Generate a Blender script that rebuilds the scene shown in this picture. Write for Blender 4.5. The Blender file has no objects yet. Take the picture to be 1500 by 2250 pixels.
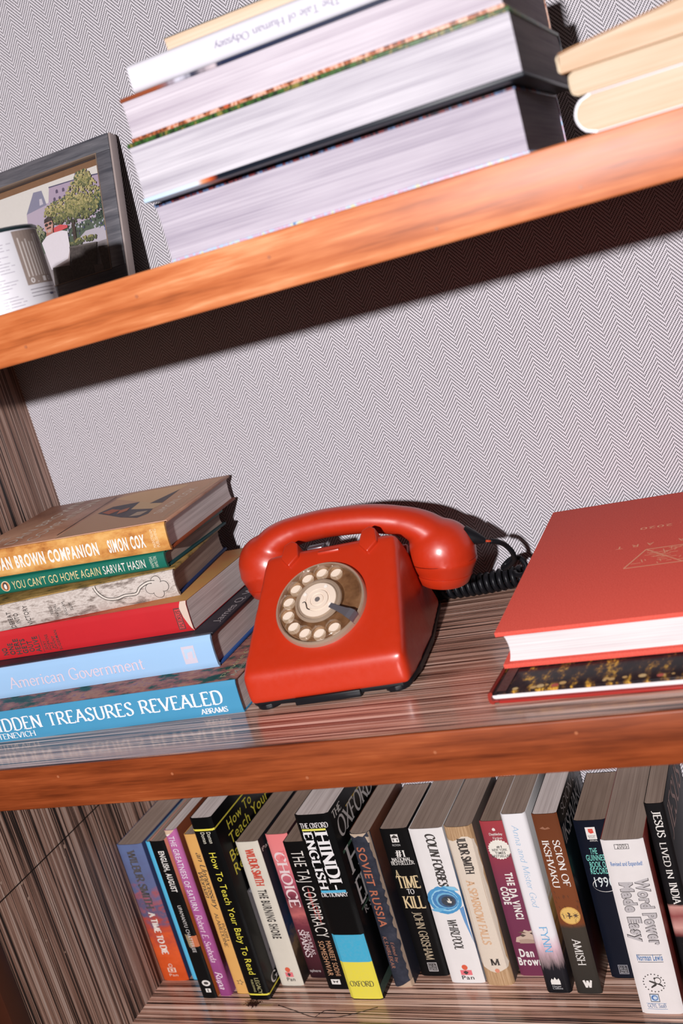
import bpy, bmesh, math, random
from mathutils import Vector, Matrix
random.seed(7)
R_ = math.radians
SC = bpy.context.scene
COL = SC.collection

# ------------------------------------------------------------------ camera
cam_d = bpy.data.cameras.new('camera')
cam = bpy.data.objects.new('camera', cam_d); COL.objects.link(cam)
cam_d.sensor_fit = 'VERTICAL'; cam_d.sensor_height = 36.0; cam_d.lens = 2400 / 2250 * 36.0
cr, cu, cf = Vector((.9000, .3445, -.2669)), Vector((.1647, .2979, .9403)), Vector((-.4035, .8902, -.2114))
cam.matrix_world = Matrix.Translation((.2511, -.6710, .3301)) @ Matrix((cr, cu, -cf)).transposed().to_4x4()
cam_d.clip_start = .01
cam_d.dof.use_dof = True; cam_d.dof.focus_distance = 1.01; cam_d.dof.aperture_fstop = 6.3
SC.camera = cam

# ------------------------------------------------------------------ light
w = bpy.data.worlds.new('room'); SC.world = w; w.use_nodes = True
w.node_tree.nodes['Background'].inputs[0].default_value = (1.0, .88, .82, 1)
w.node_tree.nodes['Background'].inputs[1].default_value = .020
ld = bpy.data.lights.new('flash', 'AREA'); ld.shape = 'DISK'; ld.size = .055; ld.energy = 61.0
ld.color = (1.0, .975, .985)
flash = bpy.data.objects.new('flash', ld); COL.objects.link(flash)
flash.location = (.14, -1.60, .566)
flash.rotation_euler = (Vector((-.1, .15, .05)) - flash.location).to_track_quat('-Z', 'Y').to_euler()
vs = SC.view_settings
vs.view_transform = 'Standard'; vs.look = 'None'; vs.gamma = 1.0; vs.exposure = 0.0; vs.use_curve_mapping = False

# ------------------------------------------------------------------ constants (metres)
D = .316; XL = -.5275; ZL = -.3857; ZUT = .3634; ZUB = .3259; ZMB = -.0389; XR = .46

# ------------------------------------------------------------------ colour + material helpers
ALB = .68          # colours are given as seen in full flash light; this turns them into reflectances
def lin(c):
    o = []
    for v in c[:3]:
        v /= 255.0
        o.append(v / 12.92 if v <= .04045 else ((v + .055) / 1.055) ** 2.4)
    return (*[v * ALB for v in o], 1.0)

MATS = {}
def newmat(name, rough=.5, spec=.5, coat=0.0):
    m = bpy.data.materials.new(name); m.use_nodes = True
    nt = m.node_tree; b = nt.nodes['Principled BSDF']
    b.inputs['Roughness'].default_value = rough
    b.inputs['Specular IOR Level'].default_value = spec
    b.inputs['Coat Weight'].default_value = coat
    b.inputs['Coat Roughness'].default_value = .12
    return m, nt, b

def ramp(nt, fac, stops, const=False):
    r = nt.nodes.new('ShaderNodeValToRGB'); cr_ = r.color_ramp
    if const: cr_.interpolation = 'CONSTANT'
    while len(cr_.elements) < len(stops): cr_.elements.new(.5)
    for e, (p, c) in zip(cr_.elements, stops):
        e.position = p; e.color = lin(c)
    nt.links.new(fac, r.inputs[0]); return r.outputs[0]

def noise(nt, vec, scale=(1, 1, 1), detail=3.0, rough=.55, loc=(0, 0, 0)):
    mp = nt.nodes.new('ShaderNodeMapping'); mp.inputs['Scale'].default_value = scale; mp.inputs['Location'].default_value = loc
    nt.links.new(vec, mp.inputs[0])
    n = nt.nodes.new('ShaderNodeTexNoise'); n.inputs['Scale'].default_value = 1.0
    n.inputs['Detail'].default_value = detail; n.inputs['Roughness'].default_value = rough
    nt.links.new(mp.outputs[0], n.inputs['Vector']); return n.outputs['Fac']

def mth(nt, op, a, b=None, c=None):
    n = nt.nodes.new('ShaderNodeMath'); n.operation = op
    for i, v in enumerate((a, b, c)):
        if v is None: continue
        if isinstance(v, (int, float)): n.inputs[i].default_value = v
        else: nt.links.new(v, n.inputs[i])
    return n.outputs[0]

def mixc(nt, fac, a, b, mode='MIX'):
    n = nt.nodes.new('ShaderNodeMix'); n.data_type = 'RGBA'; n.blend_type = mode
    for s, v in ((n.inputs[0], fac), (n.inputs[6], a), (n.inputs[7], b)):
        if isinstance(v, (int, float)): s.default_value = v
        elif isinstance(v, tuple): s.default_value = v
        else: nt.links.new(v, s)
    return n.outputs[2]

def ocoord(nt): return nt.nodes.new('ShaderNodeTexCoord').outputs['Object']

def solid(name, c, rough=.5, spec=.16, wear=.12, scale=60, coat=0.0, c2=None):
    """plain colour with slight mottling (wear) towards c2"""
    key = ('s', name)
    if key in MATS: return MATS[key]
    m, nt, b = newmat(name, rough, spec, coat)
    if c2 is None: c2 = tuple(v * .72 for v in c)
    f = noise(nt, ocoord(nt), (scale,) * 3, 5, .6)
    f = mth(nt, 'MULTIPLY', f, wear * 2)
    nt.links.new(mixc(nt, f, lin(c), lin(c2)), b.inputs['Base Color'])
    MATS[key] = m; return m

def grad(name, axis, a0, a1, stops, nscale=(20, 20, 20), namt=.3, rough=.5, spec=.15):
    """colour ramp along a local axis, disturbed by noise: printed cover art"""
    m, nt, b = newmat(name, rough, spec)
    oc = ocoord(nt); sp = nt.nodes.new('ShaderNodeSeparateXYZ'); nt.links.new(oc, sp.inputs[0])
    t = mth(nt, 'DIVIDE', mth(nt, 'SUBTRACT', sp.outputs[axis], a0), a1 - a0)
    n = noise(nt, oc, nscale, 5, .6)
    t = mth(nt, 'ADD', t, mth(nt, 'MULTIPLY', mth(nt, 'SUBTRACT', n, .5), namt))
    nt.links.new(ramp(nt, t, stops), b.inputs['Base Color']); return m

def mottled(name, stops, scale=(40, 40, 40), rough=.5, spec=.15, detail=6, coat=0.0):
    m, nt, b = newmat(name, rough, spec, coat)
    nt.links.new(ramp(nt, noise(nt, ocoord(nt), scale, detail, .65), stops), b.inputs['Base Color']); return m

def paper(name, c1, c2, fine=1500, rough=.8):
    """page block: fine sheets stacked along local z"""
    m, nt, b = newmat(name, rough, .2)
    oc = ocoord(nt)
    f = noise(nt, oc, (6, 6, fine), 2, .6)
    g = noise(nt, oc, (9, 9, fine * .16), 2, .5, (3, 1, 7))
    h = noise(nt, oc, (14, 14, 40), 3, .6, (8, 2, 1))
    t = mth(nt, 'ADD', mth(nt, 'MULTIPLY', f, .5), mth(nt, 'MULTIPLY', g, .35))
    t = mth(nt, 'ADD', t, mth(nt, 'MULTIPLY', h, .15))
    nt.links.new(ramp(nt, t, [(.36, c2), (.60, c1)]), b.inputs['Base Color'])
    bp = nt.nodes.new('ShaderNodeBump'); bp.inputs['Strength'].default_value = .25; bp.inputs['Distance'].default_value = .0004
    nt.links.new(f, bp.inputs['Height']); nt.links.new(bp.outputs[0], b.inputs['Normal'])
    return m

def zebra(name, axis, tint=1.0, rough=.34, coat=.0):
    """striped laminate, grain along axis"""
    m, nt, b = newmat(name, rough, .5, coat)
    oc = ocoord(nt)
    def sc(f, l): return tuple(l if i == axis else f for i in range(3))
    f1 = noise(nt, oc, sc(640, 3.2), 2.5, .55)
    f2 = noise(nt, oc, sc(190, 1.6), 2.0, .5, (5, 2, 9))
    f3 = noise(nt, oc, sc(1500, 12), 2.0, .5, (1, 7, 4))
    t = mth(nt, 'ADD', mth(nt, 'MULTIPLY', f1, .58), mth(nt, 'MULTIPLY', f2, .30))
    t = mth(nt, 'ADD', t, mth(nt, 'MULTIPLY', f3, .12))
    k = lambda c: tuple(v * tint for v in c)
    base = ramp(nt, t, [(.435, k((34, 24, 21))), (.465, k((92, 64, 52))), (.485, k((206, 158, 136))), (.515, k((176, 128, 108))), (.545, k((238, 194, 172))), (.62, k((255, 226, 210)))])
    nt.links.new(base, b.inputs['Base Color']); return m

def orangewood(name, cs=((84, 32, 12), (134, 60, 26), (156, 74, 35), (186, 104, 58))):
    m, nt, b = newmat(name, .36, .32, .0)
    oc = ocoord(nt)
    f = noise(nt, oc, (5, 120, 110), 5, .6)
    g = noise(nt, oc, (30, 700, 600), 3, .6, (3, 3, 3))
    h = noise(nt, oc, (9, 9, 25), 3, .6, (1, 4, 2))
    t = mth(nt, 'ADD', mth(nt, 'MULTIPLY', f, .5), mth(nt, 'MULTIPLY', g, .2))
    t = mth(nt, 'ADD', t, mth(nt, 'MULTIPLY', h, .3))
    nt.links.new(ramp(nt, t, list(zip((.34, .47, .56, .66), cs))), b.inputs['Base Color'])
    nt.links.new(mth(nt, 'ADD', mth(nt, 'MULTIPLY', f, .2), .33), b.inputs['Roughness'])
    return m

def herringbone(name):
    m, nt, b = newmat(name, .85, .15)
    oc = ocoord(nt); sp = nt.nodes.new('ShaderNodeSeparateXYZ'); nt.links.new(oc, sp.inputs[0])
    wob = mth(nt, 'MULTIPLY', mth(nt, 'SUBTRACT', noise(nt, oc, (30, 30, 30), 2), .5), .0012)
    x = mth(nt, 'ADD', sp.outputs[0], .2095 + 10 * .0265); z = mth(nt, 'ADD', sp.outputs[2], wob)
    P, LN, A, N = .0265, .00387, .0166, 28
    dx = P / N
    xi = mth(nt, 'DIVIDE', x, dx)
    xc = mth(nt, 'MULTIPLY', mth(nt, 'ADD', mth(nt, 'FLOOR', xi), .0), dx)
    d = mth(nt, 'MULTIPLY', mth(nt, 'ABSOLUTE', mth(nt, 'SUBTRACT', mth(nt, 'FRACT', mth(nt, 'ADD', mth(nt, 'DIVIDE', xc, P), .5)), .5)), 2.0)
    s = mth(nt, 'FRACT', mth(nt, 'DIVIDE', mth(nt, 'ADD', mth(nt, 'ADD', z, 4.0), mth(nt, 'MULTIPLY', d, A)), LN))
    dark = mth(nt, 'LESS_THAN', s, .40)
    fx = mth(nt, 'ABSOLUTE', mth(nt, 'SUBTRACT', mth(nt, 'FRACT', xi), .5))
    dot = mth(nt, 'LESS_THAN', fx, .37)
    k = mth(nt, 'MULTIPLY', dark, dot)
    th = noise(nt, oc, (900, 900, 500), 2)
    light = mixc(nt, th, lin((236, 230, 236)), lin((205, 198, 205)))
    nt.links.new(mixc(nt, k, light, lin((34, 32, 36))), b.inputs['Base Color'])
    return m

def print_mat():
    m, nt, b = newmat('printed_ink', .5, .12)
    a = nt.nodes.new('ShaderNodeAttribute'); a.attribute_name = 'Col'
    n = noise(nt, ocoord(nt), (400, 400, 400), 3)
    nt.links.new(mixc(nt, mth(nt, 'MULTIPLY', n, .22), a.outputs['Color'], (.35, .3, .27, 1)), b.inputs['Base Color']); return m
INK = print_mat()

# ------------------------------------------------------------------ mesh helpers
def mesh_obj(name, verts, faces, mat, parent=None, smooth=False):
    me = bpy.data.meshes.new(name); me.from_pydata([tuple(v) for v in verts], [], faces); me.update()
    o = bpy.data.objects.new(name, me); COL.objects.link(o)
    if mat: me.materials.append(mat)
    if smooth:
        for p in me.polygons: p.use_smooth = True
    if parent: o.parent = parent
    return o

def bm_obj(name, bm, mat, parent=None, smooth=False, angle=None):
    bmesh.ops.recalc_face_normals(bm, faces=bm.faces[:])
    me = bpy.data.meshes.new(name); bm.to_mesh(me); bm.free()
    o = bpy.data.objects.new(name, me); COL.objects.link(o)
    if mat: me.materials.append(mat)
    if smooth:
        for p in me.polygons: p.use_smooth = True
        if angle: me.set_sharp_from_angle(angle=R_(angle))
    if parent: o.parent = parent
    return o

def bm_box(bm, x0, x1, y0, y1, z0, z1, bev=0.0, seg=2):
    vs_ = [bm.verts.new(p) for p in ((x0, y0, z0), (x1, y0, z0), (x1, y1, z0), (x0, y1, z0), (x0, y0, z1), (x1, y0, z1), (x1, y1, z1), (x0, y1, z1))]
    fs = [bm.faces.new([vs_[i] for i in f]) for f in ((0, 3, 2, 1), (4, 5, 6, 7), (0, 1, 5, 4), (1, 2, 6, 5), (2, 3, 7, 6), (3, 0, 4, 7))]
    if bev:
        es = list({e for f in fs for e in f.edges})
        bmesh.ops.bevel(bm, geom=es, offset=bev, segments=seg, affect='EDGES', profile=.5)

def box(name, x0, x1, y0, y1, z0, z1, mat, parent=None, bev=0.0, seg=2):
    bm = bmesh.new(); bm_box(bm, x0, x1, y0, y1, z0, z1, bev, seg)
    return bm_obj(name, bm, mat, parent, smooth=bev > 0, angle=35 if bev else None)

def extrude_poly(name, pts, a0, a1, axes, mat, parent=None, smooth=False, angle=40, bev=0.0):
    """polygon pts in the plane of axes[0],axes[1], extruded along axes[2] from a0 to a1"""
    def P(p, a):
        v = [0, 0, 0]; v[axes[0]] = p[0]; v[axes[1]] = p[1]; v[axes[2]] = a; return v
    bm = bmesh.new()
    A = [bm.verts.new(P(p, a0)) for p in pts]; B = [bm.verts.new(P(p, a1)) for p in pts]
    n = len(pts)
    bm.faces.new(A); bm.faces.new(B[::-1])
    for i in range(n): bm.faces.new((A[i], A[(i + 1) % n], B[(i + 1) % n], B[i]))
    if bev: bmesh.ops.bevel(bm, geom=bm.edges[:], offset=bev, segments=2, affect='EDGES', profile=.5)
    return bm_obj(name, bm, mat, parent, smooth, angle)

def tube_geo(path, r, seg=10, caps=True):
    """verts, faces of a tube along path; r a number or list"""
    path = [Vector(p) for p in path]; n = len(path); V = []; F = []
    t0 = (path[1] - path[0]).normalized()
    up = t0.orthogonal().normalized()
    for i in range(n):
        t = (path[min(i + 1, n - 1)] - path[max(i - 1, 0)]).normalized()
        up = (up - t * up.dot(t)).normalized(); s = t.cross(up)
        rr = r[i] if isinstance(r, (list, tuple)) else r
        for k in range(seg):
            a = 2 * math.pi * k / seg
            V.append(path[i] + (up * math.cos(a) + s * math.sin(a)) * rr)
    for i in range(n - 1):
        for k in range(seg):
            k2 = (k + 1) % seg
            F.append((i * seg + k, i * seg + k2, (i + 1) * seg + k2, (i + 1) * seg + k))
    if caps: F.append(tuple(range(seg))[::-1]); F.append(tuple(range((n - 1) * seg, n * seg)))
    return V, F

def catmull(pts, n=8):
    P = [Vector(p) for p in pts]; out = []
    for i in range(len(P) - 1):
        p0 = P[max(i - 1, 0)]; p1 = P[i]; p2 = P[i + 1]; p3 = P[min(i + 2, len(P) - 1)]
        for k in range(n):
            t = k / n
            out.append(.5 * ((2 * p1) + (p2 - p0) * t + (2 * p0 - 5 * p1 + 4 * p2 - p3) * t * t + (3 * p1 - p0 - 3 * p2 + p3) * t ** 3))
    out.append(P[-1]); return out

def empty(name, loc, M=None):
    o = bpy.data.objects.new(name, None); COL.objects.link(o); o.empty_display_size = .02
    if M is not None: o.matrix_world = Matrix.Translation(loc) @ M.to_4x4()
    else: o.location = loc
    return o

def tag(o, label, cat, group=None):
    o['label'] = label; o['category'] = cat
    if group: o['group'] = group
    return o

# ------------------------------------------------------------------ lettering
SERIF = {
'A': '.74|L .04,0 .36,1|L .35,1 .70,0|L .17,.36 .56,.36', 'B': '.66|L .12,0 .12,1|C .12,1 .38,1 .54,.9 .56,.76 .5,.6 .36,.53 .12,.52|C .12,.52 .40,.52 .58,.43 .62,.27 .54,.08 .38,0 .12,0',
'C': '.72|C .64,.78 .55,.95 .40,1 .20,.91 .09,.68 .08,.42 .15,.16 .32,.01 .50,.02 .66,.2', 'D': '.76|L .12,0 .12,1|C .12,1 .40,1 .60,.88 .69,.62 .69,.38 .60,.12 .40,0 .12,0',
'E': '.62|L .12,0 .12,1|L .12,1 .54,1|L .12,.52 .44,.52|L .12,0 .57,0', 'F': '.58|L .12,0 .12,1|L .12,1 .54,1|L .12,.52 .44,.52',
'G': '.78|C .65,.78 .55,.95 .40,1 .20,.91 .09,.68 .08,.42 .15,.16 .32,.01 .50,.02 .64,.10|L .65,.06 .65,.42|L .48,.42 .76,.42', 'H': '.80|L .12,0 .12,1|L .68,0 .68,1|L .12,.51 .68,.51',
'I': '.32|L .16,0 .16,1', 'J': '.42|L .28,.2 .28,1|C .28,.2 .26,.03 .16,-.08 .03,-.1', 'K': '.74|L .12,0 .12,1|L .64,1 .14,.45|L .28,.58 .70,0', 'L': '.60|L .12,0 .12,1|L .12,0 .56,0',
'M': '.96|L .12,0 .14,1|L .14,1 .47,.05|L .47,.05 .80,1|L .80,1 .84,0', 'N': '.80|L .12,0 .12,1|L .12,1 .68,0|L .68,0 .68,1', 'O': '.82|C .40,1 .19,.9 .08,.62 .08,.38 .19,.1 .40,0 .62,.1 .74,.38 .74,.62 .62,.9 .40,1',
'P': '.64|L .12,0 .12,1|C .12,1 .40,1 .57,.88 .59,.72 .52,.54 .36,.46 .12,.46', 'Q': '.82|C .40,1 .19,.9 .08,.62 .08,.38 .19,.1 .40,0 .62,.1 .74,.38 .74,.62 .62,.9 .40,1|L .42,.14 .74,-.16',
'R': '.72|L .12,0 .12,1|C .12,1 .40,1 .55,.89 .57,.75 .5,.58 .36,.51 .12,.51|L .34,.5 .70,0', 'S': '.58|C .50,.80 .44,.95 .30,1 .14,.93 .10,.76 .20,.60 .40,.45 .50,.28 .45,.08 .28,0 .13,.05 .07,.22',
'T': '.68|L .34,0 .34,1|L .04,1 .64,1', 'U': '.78|L .12,1 .12,.3|C .12,.3 .2,.06 .38,0 .57,.06 .66,.3|L .66,.3 .66,1', 'V': '.74|L .04,1 .38,0|L .37,0 .70,1', 'W': '1.04|L .03,1 .29,0|L .29,0 .52,.95|L .52,.95 .77,0|L .77,0 1.0,1',
'X': '.72|L .05,1 .67,0|L .65,1 .05,0', 'Y': '.70|L .04,1 .35,.48|L .66,1 .35,.48|L .35,.48 .35,0', 'Z': '.64|L .06,1 .58,1|L .56,1 .08,0|L .06,0 .59,0',
'a': '.52|C .09,.54 .2,.66 .34,.62 .38,.5 .38,.12 .46,.02|C .38,.38 .2,.34 .08,.24 .09,.07 .2,0 .34,.08', 'b': '.56|L .12,.02 .12,1|C .12,.5 .28,.66 .45,.55 .5,.33 .44,.1 .28,0 .12,.1', 'c': '.48|C .43,.53 .32,.66 .17,.6 .08,.42 .09,.2 .2,.02 .34,.02 .45,.14',
'd': '.58|L .44,0 .44,1|C .44,.52 .3,.66 .14,.57 .08,.33 .13,.1 .28,0 .44,.12', 'e': '.50|C .08,.37 .44,.37 .4,.56 .27,.66 .13,.56 .08,.36 .12,.12 .26,0 .38,.04 .45,.15', 'f': '.34|L .15,0 .15,.8|C .15,.8 .2,.98 .36,.98|L .03,.62 .3,.62',
'g': '.54|C .42,.5 .28,.66 .12,.56 .1,.36 .2,.24 .36,.28 .42,.46|L .43,.62 .43,-.1|C .43,-.1 .34,-.3 .18,-.3 .07,-.2', 'h': '.60|L .12,0 .12,1|C .12,.46 .24,.64 .4,.62 .46,.48 .46,.0', 'i': '.27|L .13,0 .13,.64|L .13,.82 .13,.92',
'k': '.56|L .12,0 .12,1|L .46,.64 .14,.28|L .24,.38 .52,0', 'l': '.27|L .13,0 .13,1', 'm': '.88|L .12,0 .12,.64|C .12,.44 .22,.64 .36,.62 .43,.48 .43,0|C .43,.44 .54,.64 .68,.62 .75,.48 .75,0', 'n': '.60|L .12,0 .12,.64|C .12,.44 .24,.64 .4,.62 .46,.48 .46,0',
'o': '.56|C .27,.66 .13,.57 .08,.33 .13,.1 .27,0 .42,.1 .48,.33 .42,.57 .27,.66', 'p': '.56|L .12,-.3 .12,.64|C .12,.5 .28,.66 .45,.55 .5,.33 .44,.1 .28,0 .12,.1', 'r': '.42|L .12,0 .12,.64|C .12,.42 .22,.62 .38,.6', 's': '.42|C .36,.52 .28,.65 .14,.62 .09,.48 .2,.36 .34,.24 .35,.08 .22,0 .08,.04 .06,.16',
't': '.36|L .16,.12 .16,.84|C .16,.12 .2,0 .34,.06|L .03,.63 .32,.63', 'u': '.60|L .12,.64 .12,.2|C .12,.2 .18,0 .32,.01 .46,.2|L .46,.64 .46,0', 'v': '.52|L .03,.64 .26,0|L .26,0 .5,.64', 'w': '.78|L .03,.64 .22,0|L .22,0 .39,.6|L .39,.6 .57,0|L .57,0 .76,.64', 'y': '.52|L .03,.64 .27,.02|C .5,.64 .27,.02 .16,-.26 .04,-.3',
'x': '.52|L .04,.64 .46,0|L .46,.64 .04,0', '.': '.22|L .09,0 .09,.1', '-': '.40|L .06,.38 .34,.38', '&': '.8|C .7,.4 .5,.05 .3,0 .1,.1 .1,.3 .3,.5 .46,.7 .42,.92 .28,.98 .18,.85 .24,.62 .45,.3 .72,0', "'": '.2|L .1,.75 .1,1', '#': '.7|L .2,0 .28,1|L .45,0 .53,1|L .05,.66 .66,.66|L .05,.33 .66,.33',
'1': '.4|L .2,0 .2,1|L .08,.85 .2,1', '0': '.6|C .30,1 .14,.9 .08,.62 .08,.38 .14,.1 .30,0 .46,.1 .52,.38 .52,.62 .46,.9 .30,1', '2': '.56|C .08,.75 .14,.95 .3,1 .46,.9 .47,.7 .36,.45 .08,.03|L .08,.02 .5,.02', '9': '.56|C .1,.1 .3,.05 .44,.3 .48,.7 .4,.95 .26,1 .1,.88 .1,.62 .24,.48 .42,.56',
}
def serif_text(s, wt=.17, thin=.05, track=0.0, serifs=True):
    polys = []; cx = 0.0; alpha = R_(22)
    for ch in s:
        if ch == ' ': cx += .36 + track; continue
        g = SERIF.get(ch) or SERIF.get(ch.upper())
        if not g: cx += .3; continue
        parts = g.split('|'); wd = float(parts[0])
        for st in parts[1:]:
            kind, pt = st[0], [tuple(float(q) for q in p.split(',')) for p in st[2:].split()]
            pts = [Vector((p[0], p[1], 0)) for p in pt]
            if kind == 'C': pts = catmull([(p.x, p.y, 0) for p in pts], 4)
            n = len(pts); Lf = []; Rt = []
            for i in range(n):
                t = (pts[min(i + 1, n - 1)] - pts[max(i - 1, 0)]); th = math.atan2(t.y, t.x)
                hw = .5 * (thin + (wt - thin) * abs(math.sin(th - alpha)))
                nv = Vector((-math.sin(th), math.cos(th), 0)) * hw
                Lf.append(pts[i] + nv); Rt.append(pts[i] - nv)
            for i in range(n - 1):
                polys.append([(q.x + cx, q.y) for q in (Rt[i], Rt[i + 1], Lf[i + 1], Lf[i])])
            if serifs and kind == 'L':
                for e, o in ((pts[0], pts[-1]), (pts[-1], pts[0])):
                    d = (e - o); an = abs(math.atan2(d.x, d.y)); an = min(an, math.pi - an)
                    if an < R_(50) and (abs(e.y) < .02 or abs(e.y - 1) < .02 or abs(e.y - .64) < .02):
                        sg = .025 if e.y < .3 else -.025
                        polys.append([(e.x + cx - wt * .82, e.y - .025 + sg), (e.x + cx + wt * .82, e.y - .025 + sg), (e.x + cx + wt * .82, e.y + .025 + sg), (e.x + cx - wt * .82, e.y + .025 + sg)])
                    elif an > R_(80) and abs(d.x) > .3 and (abs(e.y) < .02 or abs(e.y - 1) < .02):
                        sg = .1 if e.y < .3 else -.1
                        polys.append([(e.x + cx - .03, e.y), (e.x + cx + .03, e.y), (e.x + cx + .02, e.y + sg * 1.6), (e.x + cx - .02, e.y + sg * 1.6)])
        cx += wd + track
    return polys

FC = {}
def sans_text(s, bold=0.0, sp=None):
    key = (s, bold, sp)
    if key in FC: return FC[key]
    cv = bpy.data.curves.new('t', 'FONT'); cv.body = s; cv.size = 1.0; cv.offset = bold * .6; cv.resolution_u = 3; cv.space_character = sp or 1.06 + max(0, bold) * 2.2
    ob = bpy.data.objects.new('t', cv); COL.objects.link(ob)
    bpy.context.view_layer.update()
    me = bpy.data.meshes.new_from_object(ob.evaluated_get(bpy.context.evaluated_depsgraph_get()))
    polys = [[(me.vertices[i].co.x, me.vertices[i].co.y) for i in p.vertices] for p in me.polygons]
    bpy.data.objects.remove(ob); bpy.data.curves.remove(cv); bpy.data.meshes.remove(me)
    FC[key] = polys; return polys
_h = [p for q in sans_text('H') for p in q]; CAP = max(p[1] for p in _h)

def text_polys(s, font='sans', length=None, h=1.0, ital=0.0, **kw):
    """polygons of s with cap height h, squeezed to the given length, start at 0"""
    if font == 'sans': P = sans_text(s, kw.get('bold', 0.0), kw.get('sp')); k = h / CAP
    else: P = serif_text(s, **kw); k = h
    xs = [p[0] for q in P for p in q]; x0, x1 = min(xs), max(xs)
    kx = (length / (x1 - x0)) if length else k
    return [[((p[0] - x0) * kx + ital * p[1] * k, p[1] * k) for p in q] for q in P]

class Print:
    """flat print on a surface: coloured polygons lifted a hair off it. fr(u, v, lift) -> local point"""
    def __init__(s, name, parent, fr, lift=.00012): s.n = name; s.p = parent; s.fr = fr; s.V = []; s.F = []; s.C = []; s.lift = lift; s.k = 0
    cuts = None
    def poly(s, pts, c, layer=None):
        l = s.lift * (1 + .35 * (s.k if layer is None else layer))
        if s.cuts:
            l += (len(s.F) % 9) * 1.2e-6
            v0, v1 = min(p[1] for p in pts), max(p[1] for p in pts)
            cs = [q for q in s.cuts if v0 + 1e-6 < q < v1 - 1e-6]
            if cs:
                bm = bmesh.new(); bm.faces.new([bm.verts.new((p[0], p[1], 0)) for p in pts])
                bmesh.ops.triangulate(bm, faces=bm.faces[:])
                for q in cs: bmesh.ops.bisect_plane(bm, geom=bm.verts[:] + bm.edges[:] + bm.faces[:], plane_co=(0, q, 0), plane_no=(0, 1, 0), dist=1e-7)
                b = len(s.V); bm.verts.index_update(); s.V += [s.fr(v.co.x, v.co.y, l) for v in bm.verts]
                for f in bm.faces: s.F.append(tuple(b + v.index for v in f.verts)); s.C.append(lin(c))
                bm.free(); return s
        l += (len(s.F) % 9) * 1.2e-6
        b = len(s.V); s.V += [s.fr(u, v, l) for u, v in pts]; s.F.append(tuple(range(b, b + len(pts)))); s.C.append(lin(c)); return s
    def rect(s, u0, u1, v0, v1, c): return s.poly([(u0, v0), (u1, v0), (u1, v1), (u0, v1)], c)
    def disc(s, u, v, r, c, r2=None, n=20): return s.poly([(u + r * math.cos(2 * math.pi * i / n), v + (r2 or r) * math.sin(2 * math.pi * i / n)) for i in range(n)], c)
    def up(s): s.k += 1; return s
    def build(s):
        if not s.F: return None
        o = mesh_obj(s.n, s.V, s.F, INK, s.p); me = o.data
        ca = me.color_attributes.new('Col', 'FLOAT_COLOR', 'CORNER')
        i = 0
        for p in me.polygons:
            for _ in p.vertices: ca.data[i].color = s.C[p.index]; i += 1
        return o

# ------------------------------------------------------------------ books
PAPER_OLD = paper('aged_page_edges', (182, 160, 146), (146, 124, 112))
PAPER_OLD2 = paper('yellowed_page_edges', (168, 144, 128), (132, 110, 96), 1100)
PAPER_WHITE = paper('white_page_edges', (212, 206, 213), (170, 163, 174))
PAPER_GREY = paper('grey_page_edges', (250, 236, 232), (206, 190, 186))
PAPER_CREAM = paper('cream_page_edges', (222, 198, 174), (204, 168, 136), 700)
PAPER_LIGHT = paper('smooth_white_page_edges', (238, 232, 232), (214, 206, 208), 900)

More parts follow.
